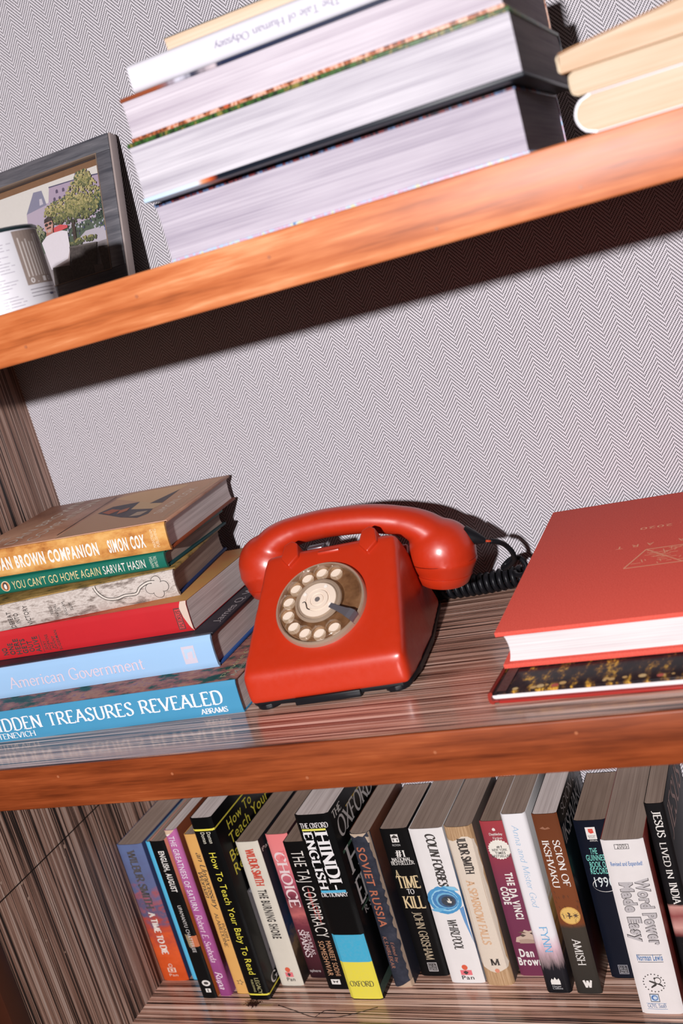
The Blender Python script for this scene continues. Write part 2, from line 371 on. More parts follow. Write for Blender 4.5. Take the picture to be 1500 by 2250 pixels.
class Book:
    """local frame: x along the spine (reading direction), z thickness, y depth; spine faces -y.
       upright books: x runs from -H (head) to 0 (foot)"""
    def __init__(s, name, label, loc, M, H, T, W, spine, front, back, pages, upright=False, hard=False, bulge=.0006, group=None, corner=.0012, gap=None, over=None, c=None):
        s.H, s.T, s.W, s.x0, s.bulge, s.hard = H, T, W, (-H if upright else 0.0), bulge, hard
        s.root = r = tag(empty(name, loc, M), label, 'book', group)
        c = c or (.0024 if hard else .0006); s.c = c; o = over if over is not None else (.003 if hard else .0004); x0, x1 = s.x0, s.x0 + H
        n = 10; prof = []
        for i in range(n + 1):
            f = i / n; z = f * T
            y = -bulge * (1 - (2 * f - 1) ** 2)
            e = min(f, 1 - f) * T
            if e < corner: y += (corner - math.sqrt(max(0, corner ** 2 - (corner - e) ** 2)))
            prof.append((y, z))
        s.prof = prof
        dpt = max(c, corner) + .0006
        inner = [(y_ + c, c + (T - 2 * c) * z_ / T) for y_, z_ in prof]
        pts = prof + [(dpt, T), (dpt, T - c)] + inner[::-1] + [(dpt, c), (dpt, 0)]
        s.spine = extrude_poly('spine', pts, x0, x1, (1, 2, 0), spine, r, smooth=True, angle=50)
        g0 = dpt + (.0035 if hard else 0)
        if hard:   # hinge grooves
            box('hinge', x0, x1, dpt, g0, T - c, T - c * .55, front, r); box('hinge', x0, x1, dpt, g0, c * .55, c, back, r)
        s.front = box('front_cover', x0, x1, g0, W, T - c, T, front, r, bev=min(c * .35, .0006))
        s.back = box('back_cover', x0, x1, g0, W, 0, c, back, r, bev=min(c * .35, .0006))
        # page block with a slightly hollow or rounded fore edge
        yb = W - o; e = .0025 if hard else .0006; m = 8
        fore = [(yb - e * (1 - (2 * i / m - 1) ** 2), c + (T - 2 * c) * i / m) for i in range(m + 1)]
        s.pages = extrude_poly('page_block', [(y_ + .00005, z_) for y_, z_ in inner[::-1]] + fore, x0 + o, x1 - o, (1, 2, 0), pages, r)
    def y(s, z):
        f = min(max(z / s.T, 0), 1) * 10; i = min(int(f), 9); return s.prof[i][0] + (s.prof[i + 1][0] - s.prof[i][0]) * (f - i)
    def fr_spine(s, u, v, l): return (u, s.y(v) - l, v)
    def fr_front(s, u, v, l): return (u, v, s.T + l)
    def sp(s, name):
        P = Print(name, s.spine, s.fr_spine); P.cuts = [s.T * i / 10 for i in range(1, 10)]; return P
    def X(s, t): return s.x0 + t * s.H
    # vertical lettering along the spine: t0..t1 of height, baseline/cap line as fractions of thickness
    def v(s, text, t0, t1, b0, b1, c, font='sans', name='title', layer=2, **kw):
        P = s.sp(name)
        for q in text_polys(text, font, (t1 - t0) * s.H, (b1 - b0) * s.T, **kw):
            P.poly([(s.X(t0) + p[0], b0 * s.T + p[1]) for p in q], c, layer)
        P.build(); return s
    # lettering across an upright spine: fractions b0..b1 of thickness, baseline at t, cap height h metres
    def h(s, text, b0, b1, t, h, c, font='sans', name='lettering', **kw):
        P = s.sp(name)
        for q in text_polys(text, font, (b1 - b0) * s.T, h, **kw):
            P.poly([(s.X(t) - p[1], b0 * s.T + p[0]) for p in q], c, 3)
        P.build(); return s
    # lettering on the front cover, reading away from the spine: y0..y1, baseline x
    def cov(s, text, y0, y1, t, h, c, font='sans', name='cover_lettering', **kw):
        P = Print(name, s.front, s.fr_front)
        for q in text_polys(text, font, y1 - y0, h, **kw):
            P.poly([(s.X(t) - p[1], y0 + p[0]) for p in q], c, 2)
        P.build(); return s
    # plain print shapes on the spine: list of ('r',t0,t1,b0,b1,c) / ('d',t,b,r,c) / ('p',[(t,b)..],c)
    def art(s, shapes, name='emblem', face='spine', split=False):
        if split:
            for q in shapes: s.art([q], name, face)
            return s
        P = s.sp(name) if face == 'spine' else Print(name, s.front, s.fr_front)
        TT = s.T if face == 'spine' else s.W
        for i, q in enumerate(shapes):
            P.k = i * .9 if len(shapes) < 16 else i * .4
            if q[0] == 'r':
                nb = 4 if face == 'spine' else 1
                for j in range(nb):
                    a = q[3] + (q[4] - q[3]) * j / nb; b = q[3] + (q[4] - q[3]) * (j + 1) / nb
                    P.rect(s.X(q[1]), s.X(q[2]), a * TT, b * TT, q[5])
            elif q[0] == 'd': P.disc(s.X(q[1]), q[2] * TT, q[3], q[4], q[5] if len(q) > 5 else None)
            else: P.poly([(s.X(t), b * TT) for t, b in q[1]], q[2])
        P.build(); return s

UP = Matrix(((0, 0, 1), (0, 1, 0), (-1, 0, 0)))          # local x -> -Z, y -> +Y, z -> +X
def lying(ang): return Matrix.Rotation(R_(ang), 3, 'Z')

# ================================================================== SETTING
ORANGE = orangewood('polished_orange_wood'); ORANGE2 = orangewood('orange_wood_glare_tint', ((134, 64, 30), (190, 102, 54), (208, 124, 74), (236, 170, 122)))  # upper shelf edge: paler wood, part of the flash glare mixed into its colour
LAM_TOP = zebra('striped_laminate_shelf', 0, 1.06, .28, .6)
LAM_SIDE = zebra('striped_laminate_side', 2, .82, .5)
wb = box('wall_back', -.60, XR + .05, D, D + .02, -.62, 1.02, herringbone('herringbone_fabric')); wb['kind'] = 'structure'

case = tag(empty('bookcase', (0, 0, -.60)), 'striped brown laminate bookcase with polished orange wood shelf edges', 'bookcase')
def cpart(o): o.parent = case; o.matrix_parent_inverse = Matrix.Translation((0, 0, .60)); return o
def shelf(z0, z1, wood):
    b = cpart(box('shelf_board', XL, XR, .0022, D, z0 + .0004, z1, LAM_TOP))
    e = box('edge_band', XL, XR, -.0015, .0022, z0, z1 - .0001, wood, None, bev=.0012, seg=3)
    e.parent = b
    rnd = random.Random(int(z0 * 1000) + 5)
    for i in range(9):     # filled nail heads
        x = XL + .06 + i * .105 + rnd.uniform(-.015, .015); z = z0 + (z1 - z0) * rnd.choice((.28, .75, .6))
        n = mesh_obj('nail_head', [(x + .0013 * math.cos(k * .785), -.0018 - (.0002 if k < 0 else 0), z + .0013 * math.sin(k * .785)) for k in range(8)], [tuple(range(8))], solid('nail_filler', (180, 104, 66), .5, .4), e)
    return b
shelf(ZUB, ZUT, ORANGE2); shelf(ZMB, 0.0, ORANGE); shelf(ZL - .038, ZL, ORANGE)
sp = cpart(box('side_panel', XL - .02, XL, .020, D, -.55, 1.0, LAM_SIDE))
fe = box('front_edge', XL - .02, XL + .0004, -.0015, .020, -.55, 1.0, solid('dark_stained_edge', (74, 34, 18), .45, .4, .3, 40), None, bev=.001); fe.parent = sp
# joint across the side panel and scratches in it
sm = solid('panel_joint', (40, 30, 26), .8, .2)
rc = random.Random(21)
for k in range(9):
    y_, z_ = rc.uniform(.04, .19), rc.uniform(-.36, -.14); r_ = rc.uniform(.0008, .0022)
    c_ = mesh_obj('chip', [(XL + .0002, y_ + r_ * rc.uniform(.5, 1.2) * math.cos(a * .9), z_ + r_ * rc.uniform(.6, 1.5) * math.sin(a * .9)) for a in range(7)], [tuple(range(7))], solid('chipped_laminate', (196, 164, 146), .7)); c_.parent = sp
j = box('panel_joint', XL - .001, XL + .0003, .020, D, -.1562, -.1550, sm); j.parent = sp

# ================================================================== TELEPHONE
PH_LOC = Vector((-.1410, .0708, 0)); PH_M = Matrix.Rotation(R_(4.5), 3, 'Z')
phone = tag(empty('rotary_telephone', PH_LOC, PH_M), 'red rotary dial telephone base with clear finger wheel, standing on the middle shelf', 'telephone')
def redplastic(name, c, rough):
    m, nt, b = newmat(name, rough, .5, .25)
    oc = ocoord(nt)
    f = noise(nt, oc, (45, 45, 45), 5, .6)
    nt.links.new(mixc(nt, mth(nt, 'MULTIPLY', f, .25), lin(c), lin(tuple(v * .8 for v in c))), b.inputs['Base Color'])
    g = noise(nt, oc, (160, 160, 160), 4, .7, (2, 2, 2))
    nt.links.new(mth(nt, 'ADD', mth(nt, 'MULTIPLY', g, .22), rough - .08), b.inputs['Roughness'])
    b.inputs['Coat Roughness'].default_value = .22
    return m
RED = redplastic('red_bakelite', (204, 50, 18), .36)
BLK = solid('black_rubber', (26, 26, 30), .38, .15, .25, 120)
CREAM = solid('cream_plastic', (246, 226, 208), .45, .4, .12, 120, c2=(214, 186, 160))
BROWNPL = mottled('grubby_beige_dial_plate', [(.3, (96, 66, 44)), (.55, (168, 130, 98)), (.75, (196, 160, 126))], (60, 60, 60), .6)
CHROME = newmat('dark_chrome', .30, .9)[0]; _b = CHROME.node_tree.nodes['Principled BSDF']; _b.inputs['Metallic'].default_value = .55; _b.inputs['Base Color'].default_value = (.15, .14, .16, 1)
def clearplastic(name, tint, refl=.10, rough=.12, haze=None):
    m = bpy.data.materials.new(name); m.use_nodes = True; nt = m.node_tree; nt.nodes.clear()
    o = nt.nodes.new('ShaderNodeOutputMaterial'); mx = nt.nodes.new('ShaderNodeMixShader')
    t = nt.nodes.new('ShaderNodeBsdfTransparent'); t.inputs[0].default_value = tint
    g = nt.nodes.new('ShaderNodeBsdfGlossy'); g.inputs['Roughness'].default_value = rough
    lw = nt.nodes.new('ShaderNodeLayerWeight'); lw.inputs[0].default_value = .35
    nt.links.new(mth(nt, 'ADD', mth(nt, 'MULTIPLY', lw.outputs['Facing'], refl * 1.6), refl * .5), mx.inputs[0])
    nt.links.new(t.outputs[0], mx.inputs[1]); nt.links.new(g.outputs[0], mx.inputs[2]); 
    if haze:
        df = nt.nodes.new('ShaderNodeBsdfDiffuse'); df.inputs[0].default_value = lin(haze[1]); m2 = nt.nodes.new('ShaderNodeMixShader'); m2.inputs[0].default_value = haze[0]
        nt.links.new(mx.outputs[0], m2.inputs[1]); nt.links.new(df.outputs[0], m2.inputs[2]); nt.links.new(m2.outputs[0], o.inputs[0])
    else: nt.links.new(mx.outputs[0], o.inputs[0])
    return m
CLEAR = clearplastic('clear_acrylic', (.93, .89, .84, 1), .16, .10); RIMCL = clearplastic('hazy_acrylic_rim', (.90, .85, .78, 1), .30, .25, (.42, (216, 190, 166)))

def bake_remesh(name, bm, voxel, iters, mat, parent, dz=0.0):
    me = bpy.data.meshes.new('tmp'); bm.to_mesh(me); bm.free()
    ob = bpy.data.objects.new('tmp', me); COL.objects.link(ob)
    mo = ob.modifiers.new('r', 'REMESH'); mo.mode = 'VOXEL'; mo.voxel_size = voxel; mo.use_smooth_shade = True
    mo = ob.modifiers.new('s', 'SMOOTH'); mo.factor = .5; mo.iterations = iters
    bpy.context.view_layer.update()
    m2 = bpy.data.meshes.new_from_object(ob.evaluated_get(bpy.context.evaluated_depsgraph_get())); bpy.data.objects.remove(ob)
    for v in m2.vertices: v.co.z += dz
    for p in m2.polygons: p.use_smooth = True
    m2.name = name; o = bpy.data.objects.new(name, m2); COL.objects.link(o); o.parent = parent; m2.materials.clear(); m2.materials.append(mat); return o
bm = bmesh.new()
for x, y, z in ((.0710, -.0005, .0045), (.0725, .028, .0045), (.0710, .09, .0045), (.060, .182, .0045), (.0718, -.0014, .0316), (.0620, .0950, .1040), (.046, .112, .098), (.047, .16, .060), (.053, .182, .022)):
    for q in (-1, 1): bm.verts.new((q * x, y, z))
bmesh.ops.convex_hull(bm, input=bm.verts[:])
bake_remesh('body_shell', bm, .0018, 70, RED, phone)
# black base plate, foot blocks
extrude_poly('base_plate', [(0.064, 0.0015), (0.07, 0.007), (0.0726, 0.03), (0.0708, 0.09), (0.0598, 0.181), (-0.0598, 0.181), (-0.0708, 0.09), (-0.0726, 0.03), (-0.07, 0.007), (-0.064, 0.0015)], .0026, .0075, (0, 1, 2), BLK, phone, True, 40, bev=.0012)
for x, y in ((-.057, .011), (.057, .011), (-.046, .165), (.046, .165)):
    extrude_poly('rubber_foot', [(x + .011 * math.cos(k * .5236), y + .011 * math.sin(k * .5236)) for k in range(12)], 0, .0045, (0, 1, 2), BLK, phone, True, 40, bev=.0008)
box('front_grip', -.030, .028, -.0012, .016, .0004, .0068, BLK, phone, bev=.001)

PHI = math.atan2(.07, .093); E2 = Vector((0, math.cos(PHI), math.sin(PHI))); EN = Vector((0, -math.sin(PHI), math.cos(PHI))); P0 = Vector((0, 0, .0326))
def pan(u, v, l): return P0 + Vector((u, 0, 0)) + E2 * v + EN * l
DU, DV, DR = -.0022, .0575, .0397
def dial_lathe(name, prof, mat, n=64, smooth=True, parent=phone):
    """prof: (radius, lift) pairs, revolved around the dial axis"""
    V = []; F = []; m = len(prof)
    for i in range(n):
        a = 2 * math.pi * i / n
        for r, l in prof: V.append(pan(DU + r * math.cos(a), DV + r * math.sin(a), l))
    for i in range(n):
        for k in range(m - 1):
            F.append((i * m + k, ((i + 1) % n) * m + k, ((i + 1) % n) * m + k + 1, i * m + k + 1))
    o = mesh_obj(name, V, F, mat, parent, smooth)
    if smooth: o.data.set_sharp_from_angle(angle=R_(35))
    return o
plate = dial_lathe('dial_plate', [(.0001, .0009), (.0385, .0009), (.0386, -.001)], BROWNPL)
dial_lathe('dial_rim', [(.0372, .0009), (.0376, .0046), (.0384, .0056), (.0394, .0056), (.0404, .0042), (.0408, -.0005)], RIMCL)
ANG = [R_(66 + 25.8 * i) for i in range(10)]
for a in ANG:
    cx, cy = DU + .0302 * math.cos(a), DV + .0302 * math.sin(a)
    V = [pan(cx + .0056 * math.cos(k * math.pi / 10), cy + .0056 * math.sin(k * math.pi / 10), .0017) for k in range(20)] + [pan(cx + .0056 * math.cos(k * math.pi / 10), cy + .0056 * math.sin(k * math.pi / 10), .0008) for k in range(20)]
    mesh_obj('number_dot', V, [tuple(range(20))] + [(k, k + 20, (k + 1) % 20 + 20, (k + 1) % 20) for k in range(20)], CREAM, phone)
# clear finger wheel with ten real holes (2D curve with holes, extruded)
cv = bpy.data.curves.new('wheel', 'CURVE'); cv.dimensions = '2D'; cv.fill_mode = 'BOTH'; cv.extrude = .0010; cv.bevel_depth = .0003; cv.bevel_resolution = 1; cv.resolution_u = 1
def circ(cx, cy, r, n):
    sp_ = cv.splines.new('POLY'); sp_.points.add(n - 1); sp_.use_cyclic_u = True
    for i in range(n):
        a = 2 * math.pi * i / n; sp_.points[i].co = (cx + r * math.cos(a), cy + r * math.sin(a), 0, 1)
circ(0, 0, .0368, 72); circ(0, 0, .0145, 40)
for a in ANG: circ(.0302 * math.cos(a), .0302 * math.sin(a), .0064, 24)
ob = bpy.data.objects.new('wheel', cv); COL.objects.link(ob); bpy.context.view_layer.update()
me = bpy.data.meshes.new_from_object(ob.evaluated_get(bpy.context.evaluated_depsgraph_get()))
bpy.data.objects.remove(ob)
for v in me.vertices: v.co = pan(DU + v.co.x, DV + v.co.y, .0058 + v.co.z)
me.name = 'finger_wheel'; fw = bpy.data.objects.new('finger_wheel', me); COL.objects.link(fw); fw.parent = phone; me.materials.clear(); me.materials.append(CLEAR)
hub = dial_lathe('wheel_hub', [(.0212, .0072), (.0206, .0086), (.0190, .0090), (.0182, .0076), (.0176, .0076), (.0172, .0088), (.0165, .0088)], RIMCL)
cen = dial_lathe('centre_disc', [(.0001, .0094), (.0052, .0094), (.0055, .0086), (.0062, .0086), (.0066, .0094), (.0094, .0094), (.0097, .0080), (.0106, .0080), (.0110, .0090), (.0164, .0088), (.0168, .0070)], CREAM)
dial_lathe('centre_nut', [(.0001, .0098), (.0022, .0098), (.0026, .0088)], solid('nut_metal', (120, 112, 110), .3, .6), 24, parent=cen)
for a in (60, 150, 330): 
    dv = [pan(DU + .0135 * math.cos(R_(a)) + .0016 * math.cos(k * .5236), DV + .0135 * math.sin(R_(a)) + .0016 * math.sin(k * .5236), .0094) for k in range(12)]
    mesh_obj('rivet', dv, [tuple(range(12))], solid('white_rivet', (255, 246, 236), .4), cen)
V, F = tube_geo(catmull([pan(DU - .0135, DV - .001, .0094), pan(DU - .0115, DV - .0005, .0094), pan(DU - .0102, DV - .003, .0094), pan(DU - .009, DV - .007, .0094), pan(DU - .0065, DV - .009, .0094)], 5), .00035, 6)
mesh_obj('crack_mark', V, F, BLK, cen)
# finger stop: dark chrome strip bending down over the rim
fa = R_(-33); ca_, sa_ = math.cos(fa), math.sin(fa)
prof = [(.0140, .0094), (.022, .0098), (.030, .0104), (.0345, .0108), (.0385, .0098), (.0400, .0060), (.0404, .0020)]
wid = [.0022, .0024, .0032, .0042, .0046, .0044, .0040]
V = []; F = []
for (r, l), wd in zip(prof, wid):
    for s, dl in ((-1, 0), (1, 0), (1, -.0010), (-1, -.0010)):
        V.append(pan(DU + r * ca_ - s * wd * sa_, DV + r * sa_ + s * wd * ca_, l + dl))
for i in range(len(prof) - 1):
    for k in range(4): F.append((i * 4 + k, i * 4 + (k + 1) % 4, i * 4 + 4 + (k + 1) % 4, i * 4 + 4 + k))
F += [(3, 2, 1, 0), tuple(range(len(V) - 4, len(V)))]
mesh_obj('finger_stop', V, F, CHROME, phone)
# cradle prongs on the upper edge, rear prongs
def prong(name, x, pts, l0, l1, mat=RED):
    bm = bmesh.new(); n = len(pts)
    A = [bm.verts.new(pan(x + u, v, l0)) for u, v in pts]
    B = [bm.verts.new(pan(x + u * .72, v * .96 + .0045, l1)) for u, v in pts]
    bm.faces.new(A[::-1]); bm.faces.new(B)
    for i in range(n): bm.faces.new((A[i], A[(i + 1) % n], B[(i + 1) % n], B[i]))
    bmesh.ops.bevel(bm, geom=bm.edges[:], offset=.0016, segments=3, affect='EDGES', profile=.5)
    return bm_obj(name, bm, mat, phone, True, 50)
for x in (-.0360, .0375):
    prong('cradle_prong', x, [(0, .1015), (.0115, .1120), (.0085, .1265), (.001, .1300), (-.0085, .1265), (-.0115, .1120)], -.032, .0035)
for x in (-.0360, .0375):
    extrude_poly('rear_prong', [(.155, .04), (.176, .03), (.176, .060), (.170, .072), (.165, .073), (.158, .062)], x - .010, x + .010, (1, 2, 0), RED, phone, True, 40, bev=.002)
    if x < 0: box('hook_button', x + .004, x + .020, .118, .130, .080, .0985, CHROME, phone, bev=.0012)
box('notch_plate', -.010, .010, .0885, .0925, .0985, .1012, RED, phone, bev=.0006)

# ---- handset (lies on the cradle)
HS_LOC = Vector((-.1505, .2060, .0785)); HS_M = Matrix.Rotation(R_(4.5), 3, 'Z') @ Matrix.Rotation(R_(6.5), 3, 'Y')
hand = tag(empty('telephone_handset', HS_LOC + Vector((0, 0, -.03)), HS_M), 'red telephone handset with round ends resting across the rotary phone', 'handset')
def hs(p): return (p[0], p[1], p[2] + .03)
tmp = bmesh.new()
path = catmull([(-.086, 0, .003), (-.073, 0, .019), (-.053, 0, .0285), (-.026, 0, .0335), (0, 0, .0352), (.026, 0, .0345), (.053, 0, .0295), (.073, 0, .019), (.086, 0, .003)], 6)
n = len(path); rad = []
for i in range(n):
    t = abs(2 * i / (n - 1) - 1); rad.append(.0132 + .006 * max(0, t - .45) / .55)
V, F = tube_geo(path, rad, 20)
vv = [tmp.verts.new((p.x, p.y * 1.25, p.z)) for p in V]
for f in F: tmp.faces.new([vv[i] for i in f])
for sx, r in ((-1, .0292), (1, .0305)):
    bmesh.ops.create_uvsphere(tmp, u_segments=32, v_segments=20, radius=r, matrix=Matrix.Translation((sx * .0825, 0, -.001)) @ Matrix.Diagonal((1, .97, 1.0, 1)))
    bmesh.ops.create_cone(tmp, cap_ends=True, segments=32, radius1=.0232, radius2=r * .99, depth=.018, matrix=Matrix.Translation((sx * .0825, 0, -.0145)) @ Matrix.Rotation(sx * R_(6), 4, 'Y'))
bake_remesh('grip', tmp, .0015, 14, RED, hand, .03)
for nm, sx in (('earpiece_cap', -1), ('mouthpiece_cap', 1)):
    pr = [(.0001, -.0295), (.0200, -.0295), (.0226, -.0275), (.0256, -.0202), (.0258, -.0192), (.0225, -.0190)]
    V = []; F = []; m = len(pr); ns = 40; ct, st = math.cos(R_(6)), math.sin(R_(6))
    for i in range(ns):
        a = 2 * math.pi * i / ns
        for r, z in pr:
            x, z2 = r * math.cos(a), z
            V.append(hs((sx * .0825 + x * ct + sx * st * (z2 + .006), r * math.sin(a), z2 - sx * st * x)))
    for i in range(ns):
        for k in range(m - 1): F.append((i * m + k, ((i + 1) % ns) * m + k, ((i + 1) % ns) * m + k + 1, i * m + k + 1))
    o = mesh_obj(nm, V, F, RED, hand, True); o.data.set_sharp_from_angle(angle=R_(35))
DKRED = solid('seam_dark_red', (120, 24, 12), .5)
for sx, r in ((-1, .0285), (1, .0300)):
    V, F = tube_geo([hs((sx * .0825 + r * math.cos(a), r * .97 * math.sin(a), -.0065)) for a in [2 * math.pi * i / 48 for i in range(49)]], .00032, 6, False)
    mesh_obj('mould_seam', V, F, DKRED, hand, True)
# ---- coiled cord with its plug
cord = tag(empty('coiled_cord', (-.06, .283, 0)), 'black coiled telephone cord lying against the herringbone wall behind the red book', 'cord')
def cl(V): return [Vector(v) - Vector((-.06, .283, 0)) for v in V]
tipa, tipb = Vector((-.0450, .2170, .0795)), Vector((-.0258, .2175, .0702))
V, F = tube_geo([tipa, tipa.lerp(tipb, .06), tipa.lerp(tipb, .5), tipa.lerp(tipb, .95), tipb], [.0060, .0088, .0062, .0028, .0020], 18)
mesh_obj('plug_boot', cl(V), F, BLK, cord, True).data.set_sharp_from_angle(angle=R_(45))
V, F = tube_geo([tipb, Vector((-.0238, .2180, .0695)), Vector((-.0212, .2190, .0688))], .0011, 8); mesh_obj('bare_wire', cl(V), F, solid('red_wire', (190, 70, 40), .4), cord, True)
pts = [(-.0220, .2187, .0690), (-.0165, .2235, .0655), (-.0135, .232, .0590), (-.0110, .238, .0500), (-.0130, .246, .0410), (-.0210, .255, .0330), (-.0290, .263, .0280), (-.0320, .270, .0270), (-.0285, .273, .0300),
       (-.0215, .270, .0340), (-.0130, .265, .0350), (-.0080, .261, .0280), (-.0110, .258, .0215), (-.0185, .262, .0200), (-.0225, .270, .0205)]
V, F = tube_geo(catmull(pts, 8), .0024, 10); mesh_obj('cord_lead', cl(V), F, BLK, cord, True)
ax = catmull([(-.112, .280, .0110), (-.080, .2785, .0110), (-.050, .280, .0110), (-.020, .286, .0110), (.015, .288, .0110)], 60)
hel = []; turns = .123 / .0063; L_ = len(ax)
for i in range(L_ * 2 - 1):
    f = i / (L_ * 2 - 2); k = f * (L_ - 1); p = ax[int(k)].lerp(ax[min(int(k) + 1, L_ - 1)], k - int(k)); a = 2 * math.pi * turns * f
    hel.append(p + Vector((.0 , math.cos(a) * .0080, math.sin(a) * .0080)))
V, F = tube_geo(hel, .0028, 8); mesh_obj('coil', cl(V), F, BLK, cord, True)

# ================================================================== UPPER SHELF, LEFT: TIN AND PICTURE FRAME
tin_loc = (-.3030, .052, ZUT); TR = .0375; TH = .0605
tin = tag(empty('tin_can', tin_loc), 'small white round tin with grey label box and blue cap', 'tin')
def lathe(name, prof, mat, parent, n=48, sharp=35):
    V = []; F = []; m = len(prof)
    for i in range(n):
        a = 2 * math.pi * i / n
        for r, z in prof: V.append((r * math.cos(a), r * math.sin(a), z))
    for i in range(n):
        for k in range(m - 1): F.append((i * m + k, ((i + 1) % n) * m + k, ((i + 1) % n) * m + k + 1, i * m + k + 1))
    o = mesh_obj(name, V, F, mat, parent, True); o.data.set_sharp_from_angle(angle=R_(sharp)); return o
body = lathe('tin_body', [(.0001, 0), (TR - .001, 0), (TR, .001), (TR, TH - .001)], solid('white_label_paper', (226, 222, 228), .4, .5, .05), tin)
lathe('tin_lid', [(TR + .0006, TH - .0020), (TR + .0008, TH), (TR - .001, TH + .0012), (TR - .004, TH + .0002), (.0001, TH + .0002)], solid('dark_green_metal', (34, 50, 54), .3, .6), tin)
lathe('cap', [(.0125, TH), (.0125, TH + .0075), (.0115, TH + .0088), (.0001, TH + .0088)], solid('grey_blue_cap', (126, 142, 166), .4, .5), tin).location = (.012, -.018, 0)
def fr_tin(u, v, l):   # u: angle in radians measured from -Y towards +X, v: height
    return ((TR + l) * math.sin(u), -(TR + l) * math.cos(u), v)
lp = Print('label_print', body, fr_tin)
def strip(u0, u1, v0, v1, c, n=10):
    for i in range(n): lp.rect(u0 + (u1 - u0) * i / n, u0 + (u1 - u0) * (i + 1) / n, v0, v1, c)
strip(1.14, 2.05, .0165, TH - .003, (150, 132, 124)); lp.up()
rn = random.Random(3)
for i in range(9):
    u = 1.22 + i * .09; a = TH - .006 - rn.uniform(0, .010); lp.rect(u, u + .030, .0225, a, (226, 216, 212))
for i, ch in enumerate('0.10'):
    for q in text_polys(ch, 'sans', .10 if ch != '.' else .03, .0036, bold=.02): lp.poly([(1.24 + i * .17 + p[0], .0178 + p[1]) for p in q], (246, 240, 240))
for i in range(22):
    v = TH - .009 - i * .0023; e = rn.uniform(.70, 1.05)
    if i not in (4, 11, 17): strip(-.3, e, v, v + .0005, (168, 162, 176), 6)
for i in range(3): strip(1.16, 1.95, .0128 - i * .0026, .0133 - i * .0026, (130, 122, 134), 6)
strip(1.66, 1.80, .0068, .0085, (70, 72, 110), 3)
lp.build()

# photo frame leaning on the wall
FW, FH, FB, FL = .196, .1555, .0165, .0250
fax = Vector((1, 0, 0)); fay = Vector((0, .0470, .1480)).normalized(); faz = fax.cross(fay)
FM = Matrix((fax, fay, faz)).transposed()
frame = tag(empty('photo_frame', (-.3130 - FW, .2515, ZUT + .0002), FM), 'dark silver picture frame leaning on the wall behind the white tin', 'picture frame')
FSIL = mottled('brushed_grey_metal', [(.35, (74, 74, 82)), (.6, (110, 108, 114)), (.75, (146, 142, 146))], (14, 180, 180), .38, .6)
FSIDE = solid('pale_frame_side', (176, 160, 156), .5, .4); FBEAD = solid('dull_gilt_bead', (132, 112, 98), .45, .4)
def fbox(nm, x0, x1, y0, y1, z0, z1, m, bev=.0008): return box(nm, x0, x1, y0, y1, z0, z1, m, frame, bev)
fbox('frame_rail', 0, FW - .004, 0, FL, -.010, .001, FSIL); fbox('frame_rail', 0, FW - .004, FH - FB, FH, -.010, .001, FSIL)
fbox('frame_stile', 0, FB, FL, FH - FB, -.010, .001, FSIL); fbox('frame_stile', FW - FB - .004, FW - .004, FL, FH - FB, -.010, .001, FSIL)
fbox('frame_side', FW - .004, FW - .0016, 0, FH, -.011, .0002, FSIDE)
fbox('inner_bead', FB - .001, FW - FB - .003, FL - .0010, FL + .0002, -.004, .0014, FBEAD, .0003)
fbox('inner_bead', FB - .001, FW - FB - .003, FH - FB - .0002, FH - FB + .0010, -.004, .0014, FBEAD, .0003)
fbox('inner_bead', FW - FB - .0044, FW - FB - .0032, FL, FH - FB, -.004, .0014, FBEAD, .0003)
fbox('backing_board', .002, FW - .005, .002, FH - .002, -.0125, -.0102, solid('black_card', (24, 22, 22), .8, .2), .0)
fbox('easel_leg', FW * .40, FW * .55, .002, .075, -.024, -.013, solid('black_card', (24, 22, 22), .8, .2), .001)
mat_ = fbox('mount_board', FB, FW - FB - .004, FL, FH - FB, -.0100, -.0085, solid('brown_mount', (150, 112, 84), .8, .2, .3, 300), 0)
ox = FW   # picture coordinates: u measured from the right outer edge (negative), v from the bottom
ph = Print('photograph', mat_, lambda u, v, l: (ox + u, v, -.0085 + l), .00008)
def PP(pts, c): ph.up(); ph.poly(pts, c)
u0, u1, v0, v1 = -.176, -.0215, FL, .1325
PP([(u0, v0), (u1, v0), (u1, v1), (u0, v1)], (238, 232, 226))
PP([(-.1185, .1060), (-.018 - .0035, .1060), (-.0215, .1232), (-.0555, .1262), (-.0870, .1272), (-.0900, .112)], (186, 166, 190))
PP([(-.1190, .0800), (-.0215, .0800), (-.0215, .1085), (-.0935, .1125), (-.1185, .1085)], (196, 180, 200))
PP([(-.1185, .1080), (-.0925, .1110), (-.0965, .1270), (-.1068, .1278)], (140, 140, 166)); PP([(-.1010, .1125), (-.0965, .113), (-.0975, .119), (-.1005, .119)], (214, 206, 218))
PP([(-.0555, .1262), (-.0395, .1245), (-.039, .1312), (-.054, .1325)], (132, 116, 140)); PP([(-.0875, .1268), (-.0555, .1256), (-.0555, .1266), (-.0872, .1280)], (72, 72, 110)); PP([(-.0395, .1245), (-.0215, .1226), (-.0215, .1238), (-.0395, .1258)], (72, 72, 110))
for wx, wy in ((-.082, .1135), (-.0755, .113), (-.0695, .1125), (-.0265, .110), (-.0315, .1115), (-.078, .1205), (-.070, .1200), (-.0255, .1155)): PP([(wx - .0014, wy - .0016), (wx + .0014, wy - .0016), (wx + .0014, wy + .0014), (wx, wy + .0024), (wx - .0014, wy + .0014)], (92, 78, 110))
PP([(u0, .058), (-.0215, .058), (-.0215, .082), (-.118, .084), (u0, .090)], (70, 92, 74))
PP([(u0, v0), (-.0215, v0), (-.0215, .060), (u0, .066)], (150, 142, 146)); PP([(-.0705, .058), (-.0215, .058), (-.0215, .0715), (-.0500, .0725), (-.0610, .066)], (198, 190, 202))
